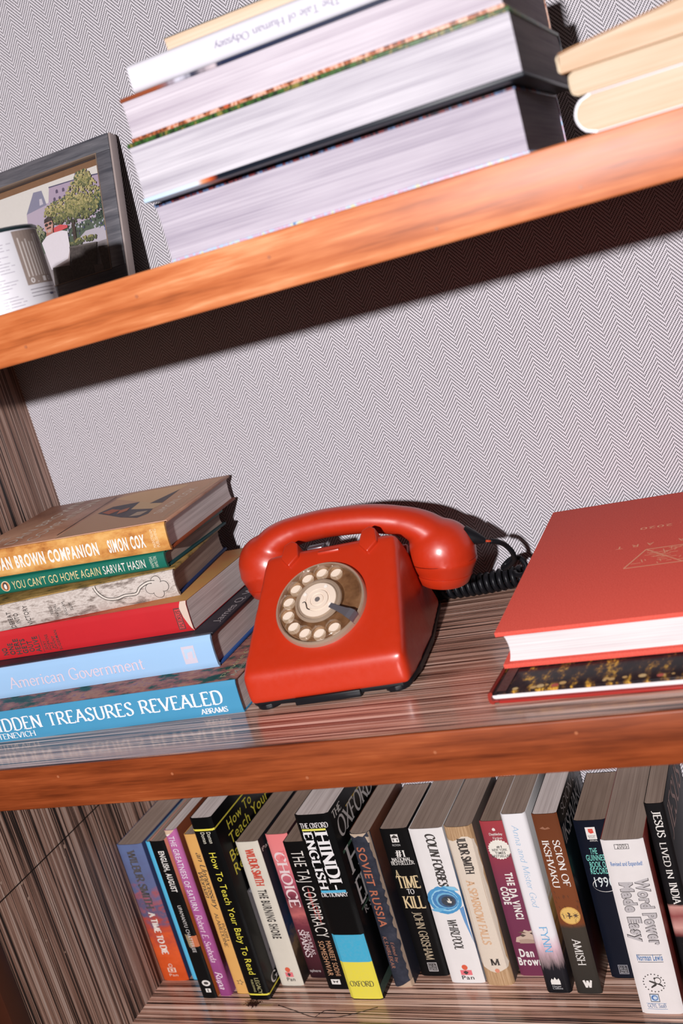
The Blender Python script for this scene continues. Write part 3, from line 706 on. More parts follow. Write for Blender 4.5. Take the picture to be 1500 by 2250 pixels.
for i in range(60): x = rn.uniform(-.072, -.023); y = rn.uniform(.070, .082); PP([(x, y), (x + .0016, y), (x + .0014, y + .002), (x, y + .0018)], rn.choice([(40, 50, 60), (180, 186, 200), (90, 110, 90), (60, 70, 110), (210, 206, 214)]))
PP([(-.0225 - .004, .066), (-.0225, .066), (-.0225, .071), (-.0262, .0712)], (42, 110, 190)); PP([(-.0258, .0605), (-.0228, .0605), (-.0228, .0665), (-.0258, .0665)], (34, 36, 60))
PP([(-.0645, .060), (-.0610, .060), (-.0605, .086), (-.0640, .086)], (52, 38, 34))
cols = [(58, 70, 48), (92, 100, 56), (128, 128, 74), (160, 152, 96), (186, 172, 116), (76, 92, 60)]
def leafy(cx, cy, rx, ry, n, cs):
    for i in range(n):
        a = rn.uniform(0, 6.283); r = math.sqrt(rn.random()); x = cx + rx * r * math.cos(a); y = cy + ry * r * math.sin(a); s = rn.uniform(.0008, .0019); b = rn.uniform(0, 1.5)
        if x > -.0235 or y > .1315: continue
        sh = (y - cy) / ry * .5 + .5; c = cs[min(len(cs) - 1, max(0, int(len(cs) * (sh * .7 + rn.random() * .45))))]
        ph.k += .01; ph.poly([(x + s * math.cos(b + k * 1.2566) * (1 if k % 2 else .7), y + s * math.sin(b + k * 1.2566) * (1 if k % 2 else .7)) for k in range(5)], c)
DK = [(30, 44, 34), (48, 62, 40), (66, 80, 48), (88, 96, 54), (120, 120, 68), (150, 142, 84)]
leafy(-.030, .094, .010, .014, 130, [(28, 60, 50), (36, 74, 60), (48, 90, 72)])
leafy(-.060, .0945, .031, .0105, 420, DK); leafy(-.070, .100, .026, .012, 420, cols); leafy(-.047, .105, .021, .021, 520, cols); leafy(-.0440, .124, .010, .0085, 160, cols); leafy(-.108, .083, .010, .010, 120, [(80, 96, 70), (120, 128, 96), (150, 152, 116)])
leafy(-.055, .063, .018, .003, 80, DK)
PP([(-.086, .0790), (-.0690, .0805), (-.0690, .0830), (-.0780, .0860), (-.0860, .0845)], (214, 76, 82))
PP([(-.1025, .0735), (-.0960, .0785), (-.0870, .0800), (-.0760, .0795), (-.0700, .0770), (-.0695, .060), (-.0735, .0430), (-.0800, .0380), (-.0860, .0430), (-.0950, .0440)], (232, 224, 232))
PP([(-.0735, .0500), (-.0695, .060), (-.0725, .0430), (-.0800, .0380), (-.0860, .0430), (-.0930, .0455)], (176, 160, 160))
PP([(-.0960, .0785), (-.0868, .0800), (-.0870, .0840), (-.0950, .0830)], (176, 112, 100))
ph.up(); ph.disc(-.0912, .0885, .0052, (206, 150, 136), .0078); PP([(-.0966, .0920), (-.0860, .0925), (-.0868, .0962), (-.0910, .0976), (-.0958, .0958)], (40, 32, 36))
ph.up(); ph.disc(-.0938, .0897, .0022, (16, 16, 20), .0017, 12); ph.disc(-.0890, .0902, .0021, (16, 16, 20), .0016, 12); PP([(-.0944, .0851), (-.0884, .0856), (-.0890, .0872), (-.0940, .0868)], (56, 38, 38)); PP([(-.0935, .0820), (-.0890, .0822), (-.0895, .0840), (-.0930, .0838)], (190, 176, 172))
PP([(-.0700, .0605), (-.0375, .0570), (-.0410, .0365), (-.0440, v0), (-.0700, v0)], (48, 42, 44)); PP([(-.0365, .0525), (-.0216, .0505), (-.0216, v0), (-.0335, v0)], (56, 50, 52)); PP([(-.0440, .0360), (-.0335, .034), (-.0335, v0), (-.0440, v0)], (96, 84, 84))
PP([(-.0930, .0455), (-.0735, .0430), (-.0700, .0380), (-.0700, v0), (-.0930, v0)], (60, 50, 48))
PP([(-.0700, .0610), (-.0372, .0575), (-.0376, .0560), (-.0700, .0592)], (84, 78, 76))
ph.build()
fbox('glass', FB, FW - FB - .004, FL, FH - FB, -.0060, -.0052, clearplastic('thin_glass', (.97, .97, .97, 1), .03), 0)

# ================================================================== LOWER SHELF: ROW OF UPRIGHT BOOKS
GRP = 'row of upright books on the bottom shelf'
WHITE = (240, 234, 228); CRM = (238, 216, 150); K = (24, 22, 24)
def upright(name, label, x, T, Y, H, spine, front, back=None, pages=PAPER_OLD, W=None, **kw):
    return Book(name, label, (x, Y, ZL), UP, H, T, W or (D - Y - .003), spine, front, back or front, pages, True, group=GRP, **kw)
def panlogo(b, t, c, dot=(226, 84, 44), sq=(236, 110, 120), name='publisher_mark'):
    f = .0043 / b.H
    b.art([('d', t, .52, .0031, dot), ('r', t + f * .75, t + f * 2.1, .36, .70, sq), ('p', [(t + f * .9, .52), (t + f * 1.3, .60), (t + f * 1.9, .54), (t + f * 1.9, .50), (t + f * 1.3, .44)], c)], name)
    b.h('Pan', .36, .72, t + f * 3.3, .0044, c, bold=.02)

b = upright('paperback', 'blue to orange sunset paperback at the left end of the row against the side panel', -.5268, .0335, .2150, .177,
    grad('sunset_spine', 0, -.177, 0, [(0, (100, 114, 156)), (.30, (98, 104, 142)), (.40, (164, 90, 98)), (.48, (92, 92, 124)), (.60, (182, 76, 62)), (.78, (222, 92, 44)), (1, (206, 78, 30))], (90, 60, 60), .55), solid('blue_cover', (58, 66, 104)), bulge=.001)
b.v('WILBUR SMITH', .035, .465, .36, .66, (58, 56, 62), 'serif', wt=.24, thin=.10); b.v('A TIME TO DIE', .485, .80, .36, .60, (244, 232, 222), 'serif', wt=.24, thin=.09, name='subtitle')
b.art([('d', .885, .5, .0026, (240, 210, 190)), ('d', .885, .5, .0019, (214, 84, 40)), ('r', .902, .935, .34, .66, (240, 210, 190)), ('r', .906, .931, .39, .61, (214, 84, 40)), ('d', .918, .5, .0016, (240, 210, 190))], 'publisher_mark'); b.h('Pan', .34, .68, .965, .0034, (240, 210, 190))

b = upright('paperback', 'light blue spine showing as a narrow strip beside the sunset paperback', -.4885, .0275, .2165, .178, solid('cyan_spine', (92, 196, 238), .45, .4, .05), solid('cyan_cover', (70, 150, 190)))

b = upright('paperback', 'slim black paperback with white title between the light blue strip and the mauve book', -.4590, .0185, .1870, .196, solid('black_spine_a', (13, 13, 14), .5, .12, .3), grad('orange_cover', 0, -.196, 0, [(0, (236, 150, 128)), (.3, (220, 130, 96)), (.45, (176, 92, 44)), (1, (190, 98, 48))], (30, 30, 30), .2))
b.v('ENGLISH, AUGUST', .06, .315, .44, .80, WHITE, bold=.05); b.v('UPAMANYU CHATTERJEE', .40, .70, .46, .70, (220, 214, 210), name='author')
b.art([('r', .595, .665, .35, 1.0, (206, 108, 56)), ('p', [(.58, .30), (.60, .62), (.66, .60), (.665, .33)], (150, 128, 92)), ], 'torn_label'); b.art([('d', .90, .60, .0038, WHITE, .0052), ('d', .90, .60, .0018, K, .0030), ('r', .935, .960, .42, .76, WHITE), ('r', .938, .957, .55, .62, K)], 'publisher_mark')

b = upright('paperback', 'mauve paperback with a torn top corner in the bottom row', -.4395, .0150, .1910, .206, grad('mauve_spine', 0, -.206, 0, [(0, (196, 110, 166)), (.5, (176, 92, 152)), (1, (150, 70, 126))], (80, 40, 40), .25), grad('saturn_cover', 0, -.206, 0, [(0, (120, 62, 40)), (.5, (64, 30, 24)), (.8, (60, 28, 26)), (.92, (150, 80, 130))], (50, 50, 50), .25), corner=.003, pages=PAPER_GREY)
b.v('THE GREATNESS OF SATURN', .035, .475, .30, .74, (236, 218, 232), bold=.03); b.v('Robert E. Svoboda', .50, .79, .30, .78, (240, 206, 226), 'serif', ital=.15, wt=.14, name='author'); b.v('Rupa', .85, .955, .28, .80, (246, 222, 236), 'serif', ital=.3, wt=.14, serifs=False, name='publisher_mark')
b.art([('p', [(0.0, 0), (0.0, .9), (.010, .75), (.022, .5), (.030, 0)], (226, 190, 160)), ('p', [(.028, 0), (.034, .25), (.022, .5), (.020, .45)], (250, 240, 232))], 'torn_corner')

b = upright('paperback', 'slim yellow paperback with black handwritten style title', -.4195, .0185, .1950, .1975, solid('yellow_spine', (238, 184, 106), .5, .4, .3, 30, c2=(206, 138, 70)), solid('yellow_cover', (210, 156, 84)))
b.v('an Unnecessary', .11, .455, .44, .78, (56, 40, 26), 'serif', ital=.4, wt=.12, serifs=False, track=-.04); b.v('Woman', .22, .385, .14, .44, (56, 40, 26), 'serif', ital=.4, wt=.12, serifs=False, track=-.04)
b.v('ALAMEDDINE', .485, .70, .30, .52, (66, 46, 28), 'serif', wt=.13, name='author'); b.v('RABIH', .55, .66, .58, .74, (66, 46, 28), 'serif', wt=.13, name='author')
b.art([('p', [(.925 + .020 * math.sin(k * .6283) * (1 if k % 2 == 0 else .45), .50 + .26 * math.cos(k * .6283) * (1 if k % 2 == 0 else .45)) for k in range(10)], (52, 38, 24)), ('p', [(.925 + .014 * math.sin(k * .6283) * (1 if k % 2 == 0 else .45), .50 + .18 * math.cos(k * .6283) * (1 if k % 2 == 0 else .45)) for k in range(10)], (238, 184, 106))], 'publisher_mark')

b = upright('hardback_book', 'tall black book with yellow bands and a yellow title down its spine', -.3990, .0260, .1860, .221, solid('black_spine_b', (10, 10, 11), .45, .12, .2), solid('black_cover_b', (9, 9, 10), .3, .2, .2, 200), pages=PAPER_GREY, corner=.0015)
YEL = (242, 226, 60)
b.v('How To Teach Your Baby To Read', .185, .855, .40, .70, YEL); b.h('Doman', .30, .78, .085, .0001, YEL) if False else None
b.v('Doman', .075, .135, .60, .78, (236, 230, 210), name='author'); b.v('Doman', .075, .135, .32, .50, (236, 230, 210), name='author')
b.art([('r', .058, .068, 0, 1.0, YEL), ('r', .965, .974, 0, 1.0, YEL)], 'yellow_band', split=True)
b.v('LEGACY', .875, .965, .56, .74, (190, 182, 120), 'serif', wt=.13, name='publisher_mark'); b.v('PUBLISHING', .885, .955, .36, .46, (190, 182, 120), name='publisher_mark')
b.art([('r', .058, .066, 0, 1, YEL), ('r', .966, .974, 0, 1, YEL)], 'yellow_band', 'front', True)
b.cov('How To', .024, .080, .135, .011, YEL); b.cov('Teach Your', .020, .115, .205, .012, YEL); b.cov('Baby To', .012, .080, .275, .012, YEL); b.cov('Read', .012, .050, .345, .012, YEL)
b.art([('r', .46, .905, .16, .95, (120, 118, 124)), ('r', .47, .895, .18, .93, (206, 204, 212)), ('p', [(.47, .18), (.895, .18), (.895, .60), (.76, .45), (.62, .42)], (138, 132, 138)), ('p', [(.66, .30), (.80, .34), (.86, .50), (.78, .52)], (80, 70, 66)), ('r', .80, .82, .2, .5, (60, 30, 26))], 'cover_photo', 'front')
b.cov('Glenn', .012, .060, .955, .010, (236, 230, 226), 'serif', wt=.14)

b = upright('paperback', 'cream paperback with red and black spine lettering beside the tall black book with yellow bands', -.3700, .0270, .2085, .177, solid('cream_spine', (232, 222, 206), .55, .3, .2, 40), grad('shore_cover', 0, -.177, 0, [(0, (24, 26, 30)), (.45, (30, 38, 52)), (.62, (28, 48, 78)), (.72, (120, 96, 72)), (.8, (70, 54, 42)), (1, (40, 34, 34))], (70, 70, 70), .35), pages=PAPER_OLD2)
b.v('WILBUR SMITH', .045, .30, .36, .72, (206, 58, 30), 'serif', wt=.26, thin=.12); b.v('THE BURNING SHORE', .325, .665, .34, .70, (36, 32, 32), bold=.06, name='subtitle'); panlogo(b, .885, K)
b.cov('Pan', .004, .022, .085, .0045, WHITE, name='cover_mark')

b = upright('paperback', 'pink to plum paperback with a large white serif title', -.3400, .0260, .2210, .1765, grad('pink_spine', 0, -.1765, 0, [(0, (238, 132, 132)), (.16, (240, 140, 140)), (.33, (186, 92, 110)), (.45, (110, 48, 62)), (.55, (200, 110, 108)), (.62, (120, 54, 66)), (.72, (96, 44, 54)), (1, (40, 20, 24))], (50, 30, 30), .18), solid('plum_cover', (50, 24, 30)), pages=PAPER_OLD2)
b.v('CHOICE', .12, .50, .16, .62, (244, 220, 220), 'serif', wt=.16, thin=.06); b.v('THE', .105, .175, .40, .64, (222, 84, 100), 'serif', wt=.14); b.v('SPARKS', .655, .85, .14, .42, (236, 216, 218), 'serif', wt=.15, name='author'); b.v('NICHOLAS', .67, .83, .46, .62, (236, 216, 218), 'serif', wt=.13, name='author'); b.v('sphere', .93, .945, .2, .3, WHITE) if False else b.h('sphere', .10, .60, .955, .0032, (220, 210, 208), name='publisher_mark')

b = upright('paperback', 'black paperback with tall white letters splashed with red, left of the thick dictionary', -.3112, .0260, .2040, .177, solid('black_spine_c', (13, 11, 12), .5, .12, .3), solid('black_cover_c', (20, 18, 20)), pages=PAPER_OLD2)
b.v('THE TAJ CONSPIRACY', .06, .64, .24, .78, (238, 230, 222), bold=-.012); b.v('SOMESHWAR', .665, .905, .20, .44, (206, 150, 110), name='author'); b.v('MANREET SODHI', .665, .905, .54, .76, (206, 150, 110), name='author')
b.art([('p', [(.30, .5), (.36, .42), (.44, .46), (.52, .44), (.50, .50), (.42, .54), (.34, .56)], (150, 26, 24)), ('p', [(.40, .62), (.50, .58), (.56, .62), (.48, .68)], (150, 26, 24)), ('r', .930, .965, .24, .64, WHITE), ('p', [(.937, .30), (.957, .36), (.945, .44), (.957, .50), (.937, .58), (.944, .44)], K)], 'blood_stain_and_mark')

b = upright('dictionary', 'thick black dictionary with cyan and yellow blocks on its spine', -.2795, .0375, .1890, .2155, solid('black_spine_d', (11, 11, 12), .45, .12, .2), solid('black_cover_d', (10, 10, 11), .32, .2, .2, 150), pages=PAPER_GREY, corner=.002)
b.v('HINDI-', .085, .395, .47, .83, (244, 240, 240), 'serif', wt=.20, thin=.08, track=.04); b.v('ENGLISH', .085, .395, .13, .38, (244, 240, 240), 'serif', wt=.20, thin=.08, track=.05); b.h('THE OXFORD', .10, .92, .068, .0055, (236, 230, 230), 'serif', wt=.17); b.h('DICTIONARY', .10, .90, .432, .0045, (236, 230, 230), 'serif', wt=.17); b.h('OXFORD', .12, .84, .925, .0062, (30, 28, 24), 'serif', wt=.15)
b.art([('r', .073, .083, .12, .82, (236, 230, 90)), ('r', .398, .412, .12, .86, (60, 180, 222)), ('r', .640, .790, .0, .97, (42, 176, 214)), ('r', .790, .995, .0, .97, (238, 222, 60))], 'colour_block', split=True)
b.cov('THE', .008, .030, .055, .008, WHITE, 'serif', wt=.16); b.cov('OXFORD', .012, .110, .165, .020, (214, 208, 206), 'serif', wt=.15); b.cov('HINDI', .012, .110, .36, .030, (226, 220, 220), 'serif', wt=.17); b.cov('ENGLISH', .012, .118, .52, .026, (226, 220, 220), 'serif', wt=.17); b.cov('R. S. McGREGOR', .016, .10, .58, .007, (206, 200, 200), 'serif', wt=.15)
b.art([('r', .07, .078, .32, .95, (206, 170, 50)), ('r', .22, .235, .06, .9, (40, 92, 70)), ('r', .535, .545, .08, .9, (40, 92, 70)), ('r', .92, .97, .0, .9, (24, 70, 60))], 'cover_band', 'front', True)

b = upright('paperback', 'worn dark slate book with a peeling edge and orange title', -.2378, .0225, .2100, .180, mottled('slate_spine', [(.3, (36, 38, 48)), (.6, (54, 56, 68)), (.8, (70, 70, 80))], (90, 90, 90), .7), grad('slate_cover', 0, -.18, 0, [(0, (92, 52, 36)), (.3, (60, 38, 34)), (.45, (30, 26, 32)), (1, (44, 46, 58))], (50, 50, 50), .3), bulge=.0025, corner=.003)
b.v('SOVIET RUSSIA', .085, .60, .24, .62, (186, 98, 64), bold=.02); b.v('K.S.HIRLEKAR', .665, .875, .20, .40, (176, 110, 84), name='author'); b.v('Edited by', .70, .83, .52, .66, (176, 110, 84), 'serif', wt=.1, serifs=False, ital=.25, name='author')
rr = random.Random(12)
pp = [(t / 40, .93 + rr.uniform(-.05, .03)) for t in range(41)]; b.art([('p', pp + [(t / 40, .985) for t in range(40, -1, -1)], (150, 128, 110)), ('p', [(0, .0), (0, .9), (.02, .7), (.012, .5), (.024, .3), (.010, .12)], (196, 172, 150)), ('p', [(1, .2), (1, 1), (.955, 1), (.965, .8), (.985, .5)], (196, 166, 140)), ('p', [(.02, .80), (.06, .86), (.065, .94), (.03, .95)], (190, 168, 148))], 'peeling_edge')

b = upright('paperback', 'black paperback with stacked tan title words and a price box at its foot', -.2115, .0300, .2255, .173, solid('black_spine_e', (16, 15, 16), .5, .12, .3), solid('black_cover_e', (22, 20, 22)))
TAN = (226, 200, 152)
b.h('#1', .36, .70, .185, .0075, WHITE, 'serif', wt=.15); b.h('NATIONAL', .16, .86, .212, .0038, WHITE, 'serif', wt=.15); b.h('BESTSELLER', .10, .94, .236, .0038, WHITE, 'serif', wt=.15); b.h('A', .14, .28, .315, .0075, TAN, 'serif', wt=.16); b.h('TIME', .12, .92, .392, .0135, TAN, 'serif', wt=.18); b.h('TO', .38, .64, .432, .0055, WHITE, 'serif', wt=.15); b.h('KILL', .14, .90, .528, .0138, TAN, 'serif', wt=.18)
b.v('JOHN GRISHAM', .555, .885, .36, .66, (196, 176, 146), 'serif', wt=.12, thin=.05, name='author'); b.h('FICTION', .34, .62, .112, .0022, (210, 206, 204))
b.art([('r', .035, .088, .36, .62, WHITE), ('p', [(.052, .38), (.038, .49), (.052, .60), (.060, .60), (.060, .38)], K), ('r', .066, .082, .40, .44, K), ('r', .066, .082, .54, .58, K), ], 'publisher_mark'); b.art([('r', .905, .966, .34, .68, (206, 200, 200)), ('r', .909, .962, .36, .66, (28, 26, 28))], 'publisher_mark')
for i, s in enumerate(('U.S.', '$6.99', 'CANADA', '$8.99')): b.h(s, .39, .63, .924 + i * .0115, .0014, (206, 200, 200))

b = upright('paperback', 'white paperback with a blue whirlpool picture on its spine', -.1755, .0355, .2155, .1775, solid('white_spine_f', (242, 236, 234), .4, .4, .1), grad('whirl_cover', 0, -.1775, 0, [(0, (220, 214, 212)), (.4, (90, 130, 170)), (.6, (34, 84, 140)), (1, (206, 206, 212))], (60, 60, 60), .3))
b.v('COLIN FORBES', .03, .365, .46, .72, K, 'serif', wt=.24, thin=.08, ital=.12); b.v('WHIRLPOOL', .575, .775, .40, .66, K, 'serif', wt=.20, thin=.07, ital=.1); panlogo(b, .895, K)
def ell(tc, bc, a, bb, n=28, j=0.0): return [(tc + (a + rr.uniform(-j, j)) * math.sin(k * 6.2832 / n), bc + (bb + rr.uniform(-j, j) * 4) * math.cos(k * 6.2832 / n)) for k in range(n)]
b.art([('p', ell(.455, .48, .088, .50, 40, .004), (52, 150, 206)), ('p', ell(.455, .50, .070, .40, 40, .003), (150, 208, 236)), ('p', ell(.455, .51, .062, .37, 40, .003), (40, 128, 190)), ('p', ell(.457, .55, .050, .31, 36, .002), (104, 180, 220)), ('p', ell(.459, .57, .042, .27, 36), (18, 82, 130)), ('p', ell(.46, .60, .032, .20), (20, 46, 66)), ('p', [(.455, .56), (.462, .70), (.474, .68), (.470, .58)], (232, 226, 214)), ('p', [(.44, .60), (.46, .62), (.46, .66), (.446, .66)], (220, 214, 200)),
       ('p', [(.50, .98), (.62, .97), (.74, 1.0), (.60, .90), (.51, .86)], (92, 150, 204)), ('p', [(.52, .0), (.53, .25), (.505, .5), (.50, .2)], (96, 180, 224)), ('p', [(.36, .55), (.372, .9), (.40, .98), (.385, .7)], (130, 200, 234))], 'whirlpool_picture')

b = upright('paperback', 'cream paperback with ragged torn brown spine ends', -.1380, .0290, .2135, .1795, mottled('bare_glue_spine', [(.3, (150, 112, 78)), (.55, (196, 160, 122)), (.75, (222, 190, 156))], (30, 60, 900), .8), solid('grey_cover_g', (96, 84, 78), .6), bulge=.002, corner=.003)
OFF = (230, 214, 196)
edge = [(.075, .02), (.085, .25), (.072, .45), (.058, .60), (.062, .80), (.085, .96)] + [(.1 + i * .04, .985 + rr.uniform(-.03, .01)) for i in range(20)] + [(.885, .95), (.905, .70), (.915, .48), (.905, .30), (.88, .10)] + [(.86 - i * .04, .015 + rr.uniform(-.01, .03)) for i in range(19)]
b.art([('p', edge, OFF), ('p', [(.10, .12), (.5, .16), (.85, .13), (.5, .14)], (196, 172, 150)), ('p', [(.12, .9), (.4, .86), (.8, .9), (.4, .88)], (196, 172, 150)), ('d', .902, .55, .0024, (226, 140, 110))], 'paper_remnant')
b.v('ILBUR SMITH', .068, .29, .40, .70, (36, 30, 28), 'serif', wt=.26, thin=.13); b.v('A SPARROW FALLS', .325, .735, .32, .60, (222, 178, 140), 'serif', wt=.22, thin=.10); b.h('M', .38, .72, .868, .0075, (36, 30, 28), 'serif', wt=.2)

b = upright('paperback', 'maroon paperback with a white starburst on its spine', -.1055, .0290, .2270, .175, grad('maroon_spine', 0, -.175, 0, [(0, (168, 64, 70)), (.2, (150, 62, 76)), (.5, (122, 58, 84)), (1, (116, 52, 78))], (30, 30, 30), .1), solid('maroon_cover', (66, 34, 38)), pages=PAPER_OLD2)
b.h('Doubleday', .24, .70, .088, .0026, WHITE, 'serif', wt=.15); b.h('Fiction', .34, .66, .113, .0026, WHITE, 'serif', wt=.13)
star = [(.178 + (.064 if k % 2 else .058) * math.sin(k * .13090), .46 + (.40 if k % 2 else .36) * math.cos(k * .13090)) for k in range(48)]
b.art([('p', star, (244, 238, 226)), ('d', .052, .44, .0016, WHITE), ('p', [(.040, .44), (.055, .38), (.060, .5)], WHITE), ], 'starburst'); b.art([('p', [(.695, .56), (.705, .70), (.70, .84), (.69, .96), (.78, .98), (.784, .56), (.775, .16), (.745, .22), (.735, .38)], (206, 178, 160)), ('p', [(.732, .35), (.722, .46), (.732, .58), (.742, .46)], (70, 44, 38)), ('p', [(.718, .72), (.712, .82), (.72, .94), (.732, .84)], (70, 44, 38)), ('p', [(.71, .32), (.706, .48), (.715, .62), (.718, .48)], (110, 76, 62)), ('p', [(.76, .3), (.755, .6), (.765, .9), (.784, .9), (.784, .3)], (178, 148, 130))], 'cover_eyes')
for i, (s, z0, z1) in enumerate((('#1', .38, .56), ('NEW YORK', .20, .72), ('TIMES', .28, .64), ('BESTSELLER', .14, .80))): b.h(s, z0, z1, .168 + i * .0195, .0026, K, bold=.03)
b.v('THE DA VINCI', .325, .625, .42, .66, WHITE, bold=.07); b.v('CODE', .415, .53, .13, .37, WHITE, bold=.07); b.h('Dan', .18, .68, .872, .0085, WHITE, bold=.06); b.h('Brown', .06, .92, .928, .0085, WHITE, bold=.06)

b = upright('paperback', 'white paperback with pale blue script title fading to a dark foot', -.0740, .0245, .2025, .196, grad('fynn_spine', 0, -.196, 0, [(0, (238, 234, 236)), (.66, (240, 234, 236)), (.74, (226, 190, 200)), (.82, (150, 128, 130)), (.86, (34, 32, 38)), (1, (20, 20, 24))], (40, 20, 300), .14), grad('fynn_cover', 0, -.196, 0, [(0, (232, 228, 228)), (.42, (226, 220, 216)), (.52, (190, 150, 90)), (.62, (150, 104, 62)), (.8, (60, 50, 50)), (1, (18, 18, 22))], (300, 12, 12), .3), corner=.0025)
b.v('Anna and Mister God', .06, .505, .36, .60, (164, 200, 230), 'serif', ital=.25, wt=.08, thin=.03, serifs=False); b.v('FYNN', .62, .765, .38, .68, (110, 180, 226), 'serif', wt=.12, name='author')
b.art([('r', .930, .950, .28, .66, WHITE), ('p', [(.930, .28), (.915, .34), (.924, .40), (.908, .47), (.924, .54), (.914, .62), (.930, .66)], WHITE)], 'flame_mark'); b.h('Harper', .3, .66, .965, .0022, (190, 188, 190), 'serif', wt=.12); b.h('Collins', .3, .70, .977, .0022, (190, 188, 190), 'serif', wt=.12)

b = upright('paperback', 'brown paperback with a gold disc on its spine', -.0440, .0240, .2020, .1945, grad('brown_spine', 0, -.1945, 0, [(0, (108, 58, 34)), (.4, (126, 70, 42)), (.60, (122, 68, 40)), (.625, (66, 58, 50)), (1, (50, 46, 42))], (60, 60, 60), .03), grad('scion_cover', 0, -.1945, 0, [(0, (14, 13, 15)), (.3, (16, 26, 30)), (.6, (20, 18, 22)), (.85, (62, 26, 22)), (1, (34, 18, 18))], (50, 50, 50), .3, .3), pages=PAPER_GREY)
b.v('SCION OF', .14, .395, .58, .84, WHITE, 'serif', wt=.14); b.v('IKSHVAKU', .14, .40, .16, .42, WHITE, 'serif', wt=.14); b.v('AMISH', .685, .835, .34, .66, (226, 220, 214), 'serif', wt=.14, name='author')
b.art([('d', .555, .52, .0096, (206, 152, 66)), ('d', .555, .52, .0086, (232, 186, 96)), *[('p', ln_, (84, 54, 26)) for ln_ in (
        [(.538, .24), (.572, .24), (.572, .255), (.538, .255)], [(.545, .20), (.555, .29), (.558, .28), (.548, .19)], [(.552, .255), (.572, .30), (.572, .28), (.556, .245)],
        [(.545, .36), (.565, .36), (.565, .375), (.545, .375)], [(.538, .42), (.55, .47), (.57, .45), (.574, .49), (.556, .51), (.545, .55), (.536, .48)], [(.552, .40), (.558, .40), (.562, .58), (.556, .58)],
        ell(.555, .74, .008, .06, 10), [(.536, .735), (.575, .735), (.575, .745), (.536, .745)], [(.553, .63), (.557, .63), (.557, .85), (.553, .85)], [(.541, .66), (.543, .65), (.570, .82), (.568, .83)], [(.541, .82), (.543, .83), (.570, .66), (.568, .65)])], ('p', [(.075, .2), (.065, .35), (.075, .42), (.068, .55), (.078, .62), (.082, .4)], (150, 92, 60))] +
      [('p', [(t, z), (t + .02, z + .06), (t + .006, z + .03)], (60, 34, 22)) for t, z in [(rr.uniform(.40, .62), rr.uniform(.02, .95)) for _ in range(26)]], 'gold_disc')
b.h('w', .34, .72, .962, .0125, WHITE, 'serif', wt=.22, thin=.09, serifs=False, name='publisher_mark')
b.cov('SCION OF', .016, .098, .065, .010, (206, 200, 200), 'serif', wt=.1, thin=.04); b.cov('IKSHVAKU', .006, .10, .185, .017, (214, 208, 208), 'serif', wt=.13)

b = upright('paperback', 'navy paperback with turquoise title, half hidden behind the thick white paperback', -.0140, .0310, .2250, .1715, solid('navy_spine', (20, 24, 38), .4, .15, .3), solid('navy_cover', (24, 24, 34)), pages=PAPER_OLD2)
TQ = (120, 216, 200)
for s, z0, z1, t in (('THE', .30, .52, .205), ('GUINNESS', .14, .76, .247), ('BOOK OF', .20, .74, .290), ('RECORDS', .18, .80, .330)): b.h(s, z0, z1, t, .0062, TQ, bold=.02)
b.h('1990', .22, .80, .412, .0105, (226, 236, 236), bold=.0)
b.art([('r', .04, .115, .32, .62, WHITE), ('p', [(.05, .40), (.05, .54), (.075, .56), (.08, .46), (.07, .40)], (220, 60, 40)), ], 'publisher_mark'); b.art([('r', .915, .975, .28, .58, (150, 150, 160)), ('r', .919, .971, .30, .56, (24, 26, 40))], 'publisher_mark'); b.h('BANTAM', .36, .58, .098, .0014, K); b.h('BOOKS', .38, .56, .108, .0014, K); b.h('ANNUAL', .38, .62, .128, .0018, WHITE)
P = b.sp('ring_swoosh'); pt = [(b.X(.40 + .042 * math.sin(a)), (.50 + .36 * math.cos(a)) * b.T) for a in [.25 + i * .28 for i in range(18)]]
for i in range(17): (x_, y_), (x2, y2) = pt[i], pt[i + 1]; P.poly([(x_, y_), (x2, y2), (x2 + .0005, y2 + .0003), (x_ + .0005, y_ + .0003)], WHITE, 3)
P.build()
for i, s in enumerate(('U.S.', '$5.95', 'CANADA', '$6.95')): b.h(s, .33, .53, .931 + i * .012, .0013, (200, 200, 206))

